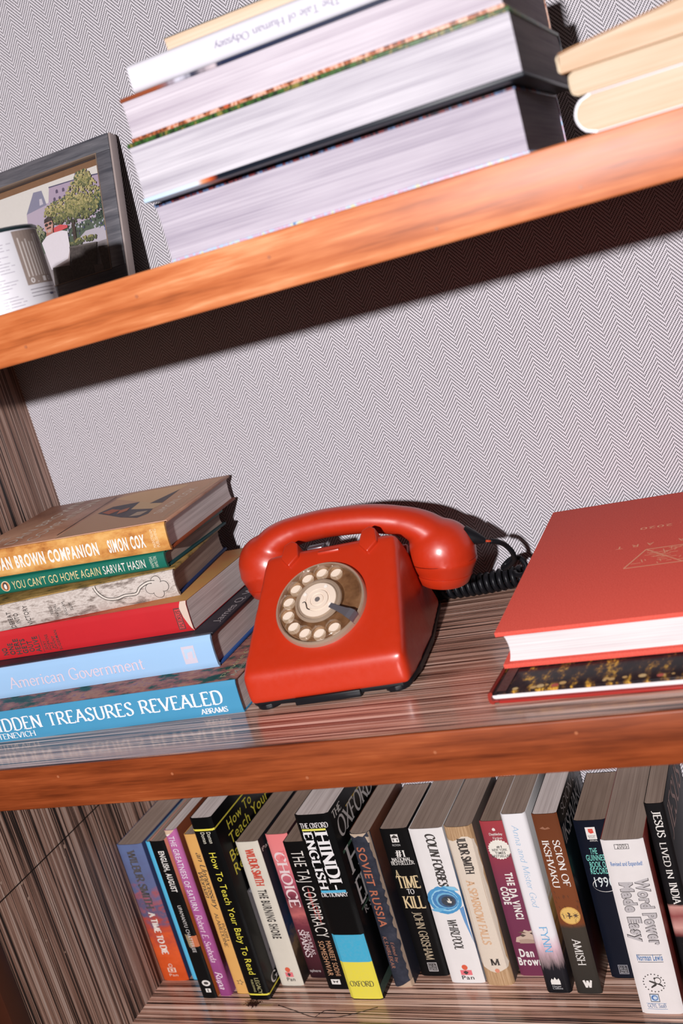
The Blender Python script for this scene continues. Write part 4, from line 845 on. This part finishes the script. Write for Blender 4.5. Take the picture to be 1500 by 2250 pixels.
b = upright('paperback', 'thick white paperback standing forward with a large grey outlined title', .0200, .0375, .1770, .180, solid('white_spine_h', (240, 232, 230), .45, .4, .12), solid('red_brown_cover', (140, 54, 48), .4, .4, .25), corner=.0015)
DG = (150, 142, 144)
for wt_, c, ly in ((.115, (52, 48, 52), 2), (.062, (190, 184, 186), 4)):
    b.v('Word Power', .215, .595, .60, .88, c, bold=wt_, layer=ly, sp=1.12); b.v('Made Easy', .235, .575, .22, .50, c, bold=wt_, layer=ly, sp=1.12)
b.h('2005', .36, .60, .045, .0042, K, bold=.01); b.h('Revised and Expanded!', .12, .86, .142, .0040, (60, 120, 186), bold=.03); b.h('Norman Lewis', .20, .80, .684, .0062, (66, 120, 176), bold=.04, name='author')
b.art([('r', .022, .050, .30, .64, (90, 86, 90)), ('r', .025, .047, .315, .625, (240, 232, 230)), ('r', .650, .653, .20, .80, (60, 60, 70)), ('r', .692, .695, .20, .80, (60, 60, 70)), ('r', .936, .938, .16, .64, (110, 150, 196)), ('r', .970, .972, .16, .64, (110, 150, 196)), ('r', .880, .928, .28, .50, (60, 62, 70)), ('r', .884, .924, .295, .485, (206, 220, 236)), ('d', .904, .39, .0030, (50, 110, 176)), ('d', .904, .40, .0018, (206, 220, 236))] +
      [('d', .815 + .052 * math.sin(a), .46 + .25 * math.cos(a), .0006, K) for a in [i * .33 for i in range(19)]] +
      [('p', [(.785, .52), (.80, .58), (.83, .50), (.845, .38), (.838, .37), (.82, .47), (.80, .50)], K), ('p', [(.81, .50), (.80, .36), (.806, .35), (.82, .48)], K), ('d', .788, .50, .0011, K), ('p', ell(.80, .56, .02, .08, 14), K), ('p', ell(.80, .56, .016, .065, 14), (240, 232, 230)), ('p', [(.815, .48), (.82, .62), (.84, .68), (.826, .58)], K)], 'runner_emblem')
b.h('GOYL SaaB', .18, .62, .962, .0040, (70, 110, 160), 'serif', wt=.13)

b = upright('paperback', 'black book with white spine title at the right end of the row', .0608, .0172, .1950, .203, grad('jesus_spine', 0, -.203, 0, [(0, (20, 18, 20)), (.50, (22, 20, 22)), (.515, (206, 150, 140)), (.56, (150, 80, 78)), (.62, (214, 160, 150)), (.655, (120, 60, 58)), (.67, (22, 20, 22)), (1, (20, 18, 20))], (90, 90, 90), .02), solid('black_cover_j', (10, 9, 10), .45, .12), pages=PAPER_OLD, corner=.0015)
b.v('JESUS', .035, .165, .36, .74, WHITE, 'serif', wt=.15); b.v('LIVED', .19, .31, .36, .68, WHITE, 'serif', wt=.13); b.v('IN', .325, .37, .36, .68, WHITE, 'serif', wt=.13); b.v('INDIA', .39, .50, .36, .74, WHITE, 'serif', wt=.15); b.v('KERSTEN', .70, .93, .36, .68, WHITE, 'serif', wt=.13, name='author')
b.cov('JESUS', .008, .105, .19, .028, (206, 170, 160), 'serif', wt=.13)

# ================================================================== MIDDLE SHELF, LEFT: PILE OF LYING BOOKS
GP = 'pile of books lying left of the telephone'
def pile(name, label, left, right, A, B, z, T, W, spine, front, back, pages, **kw):
    """A, B: two points of the lower front edge"""
    dx, dy = B[0] - A[0], B[1] - A[1]; ang = math.degrees(math.atan2(dy, dx)); k = dy / dx
    loc = (left, A[1] + (left - A[0]) * k, z); bk = Book(name, label, loc, lying(ang), (right - left) / math.cos(R_(ang)), T, W, spine, front, back, pages, group=GP, **kw)
    bk.t0 = (A[0] - left) / (right - left); return bk
def posed(name, label, left, right, ax0, fbr, th, tx, ty, T, W, spine, front, back, pages, **kw):
    """book whose lower front right corner is at fbr, turned th about Z, tipped tx about X and ty about Y (degrees)"""
    M = Matrix.Rotation(R_(th), 3, 'Z') @ Matrix.Rotation(R_(tx), 3, 'X') @ Matrix.Rotation(R_(ty), 3, 'Y')
    H = right - left; bk = Book(name, label, Vector(fbr) - M @ Vector((H, 0, 0)), M, H, T, W, spine, front, back, pages, group=GP, **kw)
    bk.t0 = (ax0 - left) / H; return bk
def tp(b, px, pr):
    """position along the spine (0..1) of a mark measured px from the left of three known marks"""
    t0, t2, p1 = b.q
    return t0 * (px - 200) * (px - p1) / (200 * p1) + t2 * px * (px - p1) / (200 * (200 - p1)) + px * (px - 200) / (p1 * (p1 - 200))

b = pile('art_book', 'sky blue art book at the bottom of the pile left of the phone', -.512, -.2197, (-.476, .0562), (-.2197, .0669), 0, .0299, .225, solid('sky_blue_spine', (72, 152, 192), .42, .45, .12, 40), mottled('painted_cover', [(.25, (30, 40, 40)), (.40, (24, 84, 76)), (.48, (150, 96, 96)), (.58, (176, 130, 110)), (.66, (120, 90, 130)), (.8, (200, 170, 150))], (36, 60, 60), .4), solid('blue_back', (60, 130, 170)), PAPER_GREY, corner=.001, c=.0012, over=.001)
b.q = (.1442, .4893, 537); T_ = lambda px: tp(b, px, 537)
b.v('HIDDEN TREASURES REVEALED', T_(-26), T_(499), .36, .76, (238, 240, 244), 'serif', wt=.16, track=.06); b.v('ABRAMS', T_(440), T_(503), .10, .26, (238, 240, 244), 'serif', wt=.18, name='publisher'); b.v('KOSTENEVICH', T_(-42), T_(71), .10, .28, (238, 240, 244), 'serif', wt=.14, name='author')
b.cov('Masterpieces from', .010, .12, .985, .0045, (196, 206, 190), 'serif', ital=.2, wt=.1); b.cov('Private Collections', .010, .13, .955, .0055, (196, 196, 150), 'serif', wt=.12)

b = pile('textbook', 'pale blue hardback with a faint pinkish title, second from the bottom of the pile', -.515, -.2510, (-.4882, .0874), (-.2510, .0996), .0302, .0305, .200, solid('pale_blue_spine', (164, 202, 240), .4, .45, .06, 30), mottled('dark_grey_jacket', [(.3, (40, 38, 46)), (.6, (58, 54, 62)), (.8, (84, 52, 60))], (14, 20, 20), .4), solid('blue_board', (52, 92, 160)), PAPER_GREY, hard=True, bulge=.0012)
b.q = (.1256, .5151, 480); T_ = lambda px: tp(b, px, 482)
b.v('American Government', T_(20), T_(318), .30, .66, (226, 210, 226), 'serif', wt=.11); b.cov('James Q. Wilson', .030, .150, .985, .0085, (206, 200, 204), 'serif', ital=.25, wt=.09, serifs=False); b.cov('John J. DiIulio', .030, .150, .90, .0085, (206, 200, 204), 'serif', ital=.25, wt=.09, serifs=False)
b.art([('r', T_(409), T_(438), .24, .78, (212, 206, 222)), ('r', T_(414), T_(435), .40, .70, (186, 214, 240)), ('p', [(T_(418), .32), (T_(430), .36), (T_(432), .62), (T_(420), .58)], (216, 206, 222))], 'publisher_mark')

b = pile('paperback', 'bright red paperback in the middle of the pile left of the phone', -.518, -.2745, (-.4919, .1085), (-.2745, .1152), .0612, .0285, .150, solid('bright_red_spine', (206, 38, 46), .42, .45, .12, 40, c2=(150, 24, 30)), grad('red_gold_cover', 0, 0, .24, [(0, (150, 40, 40)), (.5, (190, 60, 50)), (.8, (206, 120, 80)), (1, (200, 150, 90))], (30, 60, 60), .4), solid('red_back', (160, 30, 36)), PAPER_GREY, corner=.0012)
b.q = (.1321, .5660, 416); T_ = lambda px: tp(b, px, 427); BK = (30, 18, 20)
for s, px, z0, z1 in (('NO', 13, .16, .42), ('ONE', 28, .14, .56), ('HERE', 42, .12, .68), ('GETS', 56, .12, .64), ('OUT', 70, .14, .54), ('ALIVE', 84, .10, .66)): b.h(s, z0, z1, T_(px), .0056, BK, bold=.05, name='title')
for s, px, z0, z1 in (('JERRY', 99, .12, .46), ('HOPKINS', 107, .12, .66), ('and', 113, .16, .36), ('DANNY', 120, .12, .58), ('SUGERMAN', 129, .06, .76)): b.h(s, z0, z1, T_(px), .0030, BK, bold=.015, name='author')
b.art([('r', T_(89), T_(90), .06, .70, BK), ('r', T_(386), T_(401), .10, .82, (90, 14, 20)), ('r', T_(388), T_(399), .14, .78, (206, 38, 46)), ('p', [(1, 0), (1, 1), (.975, 1), (.968, .8), (.975, .5), (.988, .2)], (222, 196, 180))], 'publisher_mark'); b.h('PLEXUS', .18, .74, T_(398), .0040, (60, 10, 14), bold=.02)

b = posed('hardback_book', 'grey map patterned hardback with a drawn river line, in the pile left of the phone', -.505, -.2897, -.4825, (-.2897, .1333, .0900), 8.3, 0, .2, .0248, .138, mottled('map_spine', [(.3, (92, 78, 72)), (.42, (160, 146, 138)), (.52, (214, 202, 194)), (.6, (186, 172, 164)), (.72, (226, 216, 208))], (60, 20, 160), .6), mottled('olive_jacket', [(.32, (60, 64, 48)), (.45, (150, 120, 66)), (.6, (186, 150, 90)), (.75, (120, 104, 62))], (50, 80, 50), .55), solid('navy_board', (36, 56, 104)), PAPER_OLD, hard=True, bulge=.0025, corner=.001)
b.q = (.1427, .5970, 386); T_ = lambda px: tp(b, px, 397)
for s, px, z0, z1 in (('DEFEAT', 29, .06, .72), ('INTO', 43, .20, .62), ('VICTORY', 66, .04, .84)): b.h(s, z0, z1, T_(px), .0048, K, bold=.01, name='title')
for s, px, z0, z1 in (('FIELD', 117, .30, .60), ('MARSHAL', 127, .16, .66), ('SIR', 134, .36, .52), ('WILLIAM', 146, .14, .68), ('SLIM', 160, .30, .60)): b.h(s, z0, z1, T_(px), .0030, K, name='author')
P = b.sp('river_line')
def wig(pts, w_, c, lay):
    q = catmull([(b.X(T_(p[0])), p[1] * b.T, 0) for p in pts], 5)
    for i in range(len(q) - 1):
        d = (q[i + 1] - q[i]).normalized(); nv = Vector((-d.y, d.x, 0)) * w_
        P.poly([((q[i] + nv)[0], (q[i] + nv)[1]), ((q[i] - nv)[0], (q[i] - nv)[1]), ((q[i + 1] - nv)[0], (q[i + 1] - nv)[1]), ((q[i + 1] + nv)[0], (q[i + 1] + nv)[1])], c, lay)
rv = [(214, .97), (222, .70), (236, .46), (256, .38), (276, .44), (300, .42), (312, .62), (330, .74), (345, .72)]
wig(rv, .0015, (40, 34, 32), 2); wig(rv, .0008, (222, 212, 202), 3); P.build()
sc_ = [('d', T_(347) + .0, .5, .0001, K)]
for dx_, dz in ((0, .22), (0, -.22), (.030, 0), (-.030, 0)): sc_ += [('d', T_(347) + dx_, .5 + dz, .0052, (50, 44, 42)), ('d', T_(347) + dx_, .5 + dz, .0047, (206, 194, 186))]
b.art(sc_ + [('d', T_(347), .5, .0062, (206, 194, 186))], 'publisher_mark'); b.h('RS', .30, .72, T_(352), .0060, K)

b = posed('hardback_book', 'thin green hardback with cream title in the pile left of the phone', -.512, -.2984, -.4990, (-.2984, .1418, .1152), 2.7, 0, 1.2, .0156, .133, solid('green_spine', (22, 112, 94), .42, .45, .1, 60), solid('green_cover', (24, 100, 84), .45), solid('teal_board', (26, 70, 74), .5), PAPER_OLD, hard=True, bulge=.0014, corner=.001)
b.q = (.1325, .6231, 364); T_ = lambda px: tp(b, px, 369)
b.v("YOU CAN'T GO HOME AGAIN", T_(29), T_(222), .24, .74, (232, 208, 150), bold=.0); b.v('SARVAT HASIN', T_(228), T_(320), .24, .74, (238, 230, 222), bold=.01, name='author')
b.art([('d', T_(14), .5, .0052, (236, 224, 196)), ('d', T_(14), .5, .0046, (206, 120, 56)), ('d', T_(14), .52, .0028, K, .0040), ('d', T_(14), .48, .0016, WHITE, .0028)], 'publisher_mark')
for i, s in enumerate(('HAMISH', 'HAMILTON')): b.h(s, .16, .82, T_(338 + i * 9), .0034, (206, 214, 196), name='publisher')

b = posed('hardback_book', 'tan parchment coloured hardback on top of the pile left of the phone', -.505, -.2894, -.4930, (-.2894, .1420, .1310), 5.3, .25, 2.3, .0266, .1665, mottled('parchment_spine', [(.28, (150, 84, 40)), (.42, (206, 140, 74)), (.55, (228, 172, 100)), (.75, (240, 196, 130))], (30, 60, 60), .45), mottled('brown_jacket', [(.3, (168, 116, 92)), (.5, (206, 152, 124)), (.7, (226, 178, 148))], (16, 16, 16), .42), solid('rust_board', (150, 70, 36)), PAPER_GREY, hard=True, bulge=.0012)
b.q = (.1714, .6335, 368); T_ = lambda px: tp(b, px, 375)
b.v('THE DAN BROWN COMPANION', T_(-48), T_(216), .26, .68, (250, 244, 236), bold=.06); b.v('SIMON COX', T_(238), T_(319), .26, .68, (250, 244, 236), bold=.06, name='author')
for i, s in enumerate(('MAINSTREAM', 'PUBLISHING')): b.h(s, .18, .82, T_(340 + i * 8), .0030, (250, 226, 190), name='publisher')
LT = (255, 240, 224)
b.cov('DAN BROWN', .016, .160, .215, .0115, LT, bold=.0); b.cov('COMPANION', .016, .154, .325, .0115, LT, bold=.0); b.cov('THE', .016, .046, .115, .0080, LT); b.cov('SIMON COX', .040, .130, .905, .0095, LT, bold=.0); b.cov('Bestselling author of Cracking the Da Vinci Code', .020, .150, .958, .0032, (226, 200, 176))
f3 = lambda pts: [(t, y / b.W) for t, y in pts]
b.art([('p', f3([(.455, .006), (.985, .006), (.985, .162), (.440, .162)]), (220, 172, 138)), ('p', f3([(.43, .1437), (.531, .1574), (.805, .1552), (.798, .1362), (.734, .0909), (.648, .1075)]), (238, 192, 144)),
       ('p', f3([(.473, .0858), (.506, .1061), (.648, .1075), (.666, .0782), (.688, .0481)]), (70, 66, 82)), ('p', f3([(.648, .1075), (.829, .0795), (.811, .0641), (.666, .0782)]), (236, 196, 150)), ('p', f3([(.666, .0782), (.811, .0641), (.827, .0452), (.795, .0349), (.688, .0481)]), (84, 78, 88)),
       ('p', f3([(.734, .0909), (.798, .1362), (.814, .0842)]), (82, 74, 82)), ('p', f3([(.499, .0847), (.53, .0942), (.600, .0840), (.565, .0724)]), (196, 104, 70)), ('p', f3([(.60, .082), (.64, .088), (.655, .074), (.62, .066)]), (206, 122, 86)), ('p', f3([(.74, .060), (.80, .058), (.79, .044), (.73, .046)]), (206, 180, 156)),
       ('p', f3([(.432, .018), (.437, .018), (.412, .155), (.407, .155)]), (92, 62, 50))], 'cover_picture', 'front')

# ================================================================== MIDDLE SHELF, RIGHT
rx = math.cos(R_(-2.0)); ry = math.sin(R_(-2.0))
tl = R_(4.8)
ax_y = Vector((-rx, -ry, 0)); ax_x = Vector((-ry * math.cos(tl), rx * math.cos(tl), math.sin(tl))); ax_z = ax_x.cross(ax_y)
RM = Matrix((ax_x, ax_y, ax_z)).transposed()
CLOTHRED = mottled('red_book_cloth', [(.35, (226, 84, 70)), (.6, (240, 98, 82)), (.8, (246, 112, 98))], (900, 900, 900), .75, .2, 3)
b = Book('cloth_book', 'large red cloth hardback with gold pyramid emblem lying at the right of the shelf', (.2480, .0655, .0098), RM, .238, .0310, .2400, CLOTHRED, CLOTHRED, CLOTHRED, PAPER_LIGHT, hard=True, bulge=.003, over=.0045, c=.0038)
GOLD = (255, 176, 136)
b.cov('ACARA ART', .075, .165, .60, .0065, GOLD, track=.0) if False else None
y_ = .060
for i, ch in enumerate('ACARA ART'):
    if ch != ' ': b.cov(ch, y_ + i * .0125, y_ + i * .0125 + .0058, .555, .0052, GOLD)
b.cov('2019 . 2020', .084, .150, .700, .0045, GOLD)
P = Print('pyramid_emblem', b.front, b.fr_front)
def ln(a, c, w_=.00035):
    a = Vector((a[0], a[1], 0)); c = Vector((c[0], c[1], 0)); d = (c - a).normalized(); n_ = Vector((-d.y, d.x, 0)) * w_
    P.poly([((a + n_).x, (a + n_).y), ((a - n_).x, (a - n_).y), ((c - n_).x, (c - n_).y), ((c + n_).x, (c + n_).y)], GOLD, 2)
ex = lambda t: b.X(t)
for y0, y1 in ((.070, .148),):
    a, c, d, e = (ex(.40), y0 + .012), (ex(.40), y1 - .012), (ex(.52), y1 + .004), (ex(.52), y0 - .004)
    A_, B_, C_, D_ = (ex(.50), .078), (ex(.50), .140), (ex(.365), .154), (ex(.365), .064)
    for p, q in ((A_, B_), (B_, C_), (C_, D_), (D_, A_)): ln(p, q, .0006)
    mid = (ex(.365), .109); ln(A_, mid, .0005); ln(B_, mid, .0005); ln((ex(.5), .109), (ex(.43), .085)); ln((ex(.5), .109), (ex(.43), .133))
    rg = random.Random(5)
    for k in range(46):
        t = rg.uniform(.372, .494); hw = .031 + (.5 - t) / .135 * .014; yy = .109 + rg.uniform(-.85, .85) * hw
        if rg.random() < .5: ln((ex(t), yy), (ex(t), yy + rg.uniform(.004, .009)))
        else: ln((ex(t), yy), (ex(min(.497, t + rg.uniform(.01, .024))), yy + rg.uniform(-.002, .002)))
P.build()

TM = Matrix.Rotation(R_(-92.4), 3, 'Z')
b = Book('picture_book', 'thin hardback with dark marbled gold cover and red spine under the red cloth book', (.0040 + .24 * .042, .0350 + .240, 0), TM, .240, .0093, .2350, solid('red_brown_spine', (150, 48, 38), .45), mottled('gold_on_black_cover', [(.42, (26, 22, 28)), (.52, (50, 36, 36)), (.58, (120, 84, 40)), (.63, (214, 166, 66)), (.70, (150, 60, 40)), (.8, (230, 190, 110))], (60, 120, 60), .3), solid('red_board', (168, 44, 38), .45), PAPER_LIGHT, hard=True, bulge=.001, corner=.0012, over=.0035)
rg = random.Random(9)
b.art([('d', rg.uniform(.97, .99), rg.uniform(.04, .9), rg.uniform(.0012, .0030), rg.choice([(236, 190, 110), (210, 80, 60), (240, 206, 140)])) for _ in range(26)] + [('r', .0, 1.0, .028, .060, (90, 34, 32))], 'painted_border', 'front')

# ================================================================== UPPER SHELF: STACK SEEN FROM THE FORE EDGE
GU = 'stack of thick books on the upper shelf'
FLIP = Matrix.Rotation(math.pi, 3, 'Z')
def ustack(name, label, xl, xr, yf, z, T, W, top, bottom, pages, ang=0, **kw):
    return Book(name, label, (xr, yf + W, z), Matrix.Rotation(math.pi + R_(ang), 3, 'Z'), xr - xl, T, W, bottom, top, bottom, pages, group=GU, **kw)
lett = lambda nm, base, cs, sc=(260, 60, 60): mottled(nm, [(.40, base), (.47, cs[0]), (.53, base), (.58, cs[1]), (.63, base), (.68, cs[2])], sc, .35)
DKT = solid('dark_blue_cover', (28, 30, 44), .4)
ustack('reference_book', 'thick white paged book at the bottom of the upper stack with pale blue lettered cover', -.140, .1216, .028, ZUT + .0002, .0424, .150, lett('dark_lettered_cover', (34, 36, 54), [(150, 70, 70), (110, 140, 190), (200, 190, 200)]), lett('pale_map_cover', (170, 204, 236), [(214, 160, 180), (222, 212, 150), (60, 100, 150)], (90, 60, 60)), paper('coated_page_edges', (196, 187, 198), (160, 150, 165), 900), c=.0028, bulge=.001, over=.0008)
b2 = ustack('reference_book', 'thick white paged book above the bottom one with a black underside', -.1355, .1320, .008, ZUT + .0428, .0396, .172, lett('green_flower_cover', (34, 46, 34), [(70, 110, 50), (150, 140, 70), (40, 70, 44)], (160, 90, 60)), grad('navy_black_cover', 0, 0, .2675, [(0, (20, 26, 38)), (.78, (20, 26, 38)), (.80, (196, 84, 40)), (.825, (222, 150, 110)), (.84, (214, 226, 240)), (1, (196, 220, 242))], (10, 10, 10), .01, .35), PAPER_WHITE, c=.0030, bulge=.001, over=.0008)
ustack('picture_book', 'book with an orange photographic cover, third in the upper stack', -.1330, .1290, .012, ZUT + .0826, .0290, .160, grad('navy_brown_cover', 0, 0, .262, [(0, (30, 36, 60)), (.70, (30, 38, 66)), (.72, (206, 190, 196)), (.78, (40, 44, 66)), (.82, (210, 206, 220)), (.85, (130, 110, 120)), (.88, (150, 76, 46)), (1, (136, 70, 44))], (300, 40, 40), .05), lett('orange_photo_cover', (186, 104, 66), [(230, 190, 170), (70, 40, 30), (200, 60, 50)], (110, 70, 70)), paper('pinkish_page_edges', (214, 204, 212), (176, 164, 176), 1200), c=.0028, bulge=.001, over=.0008)
WP = solid('white_card_cover', (222, 218, 226), .45, .4, .05)
b = Book('paperback', 'white paperback with upside down spine title near the top of the upper stack', (.1250, .019, ZUT + .1302), Matrix.Rotation(R_(1.0), 3, 'Z') @ Matrix.Rotation(math.pi, 3, 'Y'), .2470, .0178, .150, WP, WP, WP, PAPER_CREAM, bulge=.0008, corner=.0015, group=GU)
b.v('The Tale of Human Odyssey', .375, .735, .40, .66, (120, 112, 146), 'serif', wt=.11)
ustack('paperback', 'cream paged paperback lying on top of the upper stack', -.1000, .0900, .034, ZUT + .1306, .0110, .130, solid('grey_green_cover', (70, 76, 72)), solid('cream_cover', (226, 206, 180)), PAPER_CREAM, ang=.8)

# three cream paged books at the right of the upper shelf
GR = 'small pile of cream paged books at the right of the upper shelf'
ENDM = Matrix.Rotation(R_(-90), 3, 'Z')
def endon(name, label, x, yf, z, T, H, W, cover, pages, ang=0, **kw): return Book(name, label, (x, yf + H, z), Matrix.Rotation(R_(-90 + ang), 3, 'Z'), H, T, W, cover, cover, cover, pages, group=GR, **kw)
endon('paperback', 'white covered book with rounded spine under the cream pile on the upper shelf', .1610, .010, ZUT + .0002, .0224, .180, .130, solid('white_card_b', (236, 230, 238), .4, .4, .05), PAPER_CREAM, bulge=.0065, corner=.004, c=.0010)
endon('paperback', 'yellowed book in the middle of the cream pile on the upper shelf', .1563, .010, ZUT + .0228, .0140, .178, .130, solid('cream_card', (232, 208, 176), .6), PAPER_CREAM, bulge=.001, corner=.003)
# top one: cover lifted, wedge of fanned pages
top = tag(empty('paperback', (.1520, .008, ZUT + .0370)), 'fanned open yellowed book on top of the cream pile on the upper shelf', 'book', GR)
pts = [(0, .0008), (.0006, .0006), (.12, .0006), (.12, .0270), (.09, .0212), (.06, .0168), (.03, .0136), (.008, .0113), (.0012, .0102)]
extrude_poly('page_block', pts, .0004, .176, (0, 2, 1), PAPER_CREAM, top, True, 35)
cvr = [(.0012, .0105), (.008, .0116), (.03, .0139), (.06, .0171), (.09, .0215), (.12, .0273)]
extrude_poly('front_cover', cvr + [(x, z + .0008) for x, z in cvr[::-1]], 0, .1765, (0, 2, 1), solid('tan_curl_cover', (190, 140, 96), .6), top, True, 35)
box('back_cover', .0004, .12, 0, .1765, 0, .0006, solid('tan_curl_cover', (190, 140, 96)), top)
extrude_poly('spine', [(.0, .0006), (-.0008, .0016), (-.0008, .0090), (.0004, .0104), (.0012, .0104), (.0004, .0090), (.0004, .0006)], 0, .1765, (0, 2, 1), solid('cream_card', (232, 208, 176)), top, True, 50)

# ---- stray thread and lint on the bottom shelf
th = tag(empty('loose_thread', (-.33, .165, ZL)), 'thin dark thread lying on the bottom shelf in front of the books', 'thread')
V, F = tube_geo(catmull([(-.03, .012, .0006), (-.005, .004, .0004), (.02, -.004, .0004), (.05, -.002, .0004), (.085, .012, .0006)], 8), .00028, 5); mesh_obj('strand', V, F, BLK, th, True)
V, F = tube_geo(catmull([(.02, -.004, .0005), (.028, .004, .0012), (.040, .006, .0005)], 6), .00025, 5); mesh_obj('strand', V, F, BLK, th, True)
lt = tag(empty('lint_clump', (-.3905, .1765, ZL)), 'dark reddish clump of lint at the foot of the black baby reading book', 'lint'); rl = random.Random(4); VV = []; FF = []
for k in range(70):
    a = rl.uniform(0, 6.28); r = rl.uniform(.001, .0085); p0 = Vector((rl.uniform(-.005, .005), rl.uniform(-.002, .003), .0004)); p1 = p0 + Vector((math.cos(a) * r, math.sin(a) * r * .5 - .001, rl.uniform(.0002, .004)))
    V, F = tube_geo([p0, (p0 + p1) / 2 + Vector((rl.uniform(-.001, .001), rl.uniform(-.001, .001), rl.uniform(.0003, .002))), p1], .00022, 4); o_ = len(VV); VV += V; FF += [tuple(i + o_ for i in f) for f in F]
q = mesh_obj('fibres', VV, FF, solid('lint_fibre', (58, 30, 26), .9, .1), lt); q['kind'] = 'stuff'
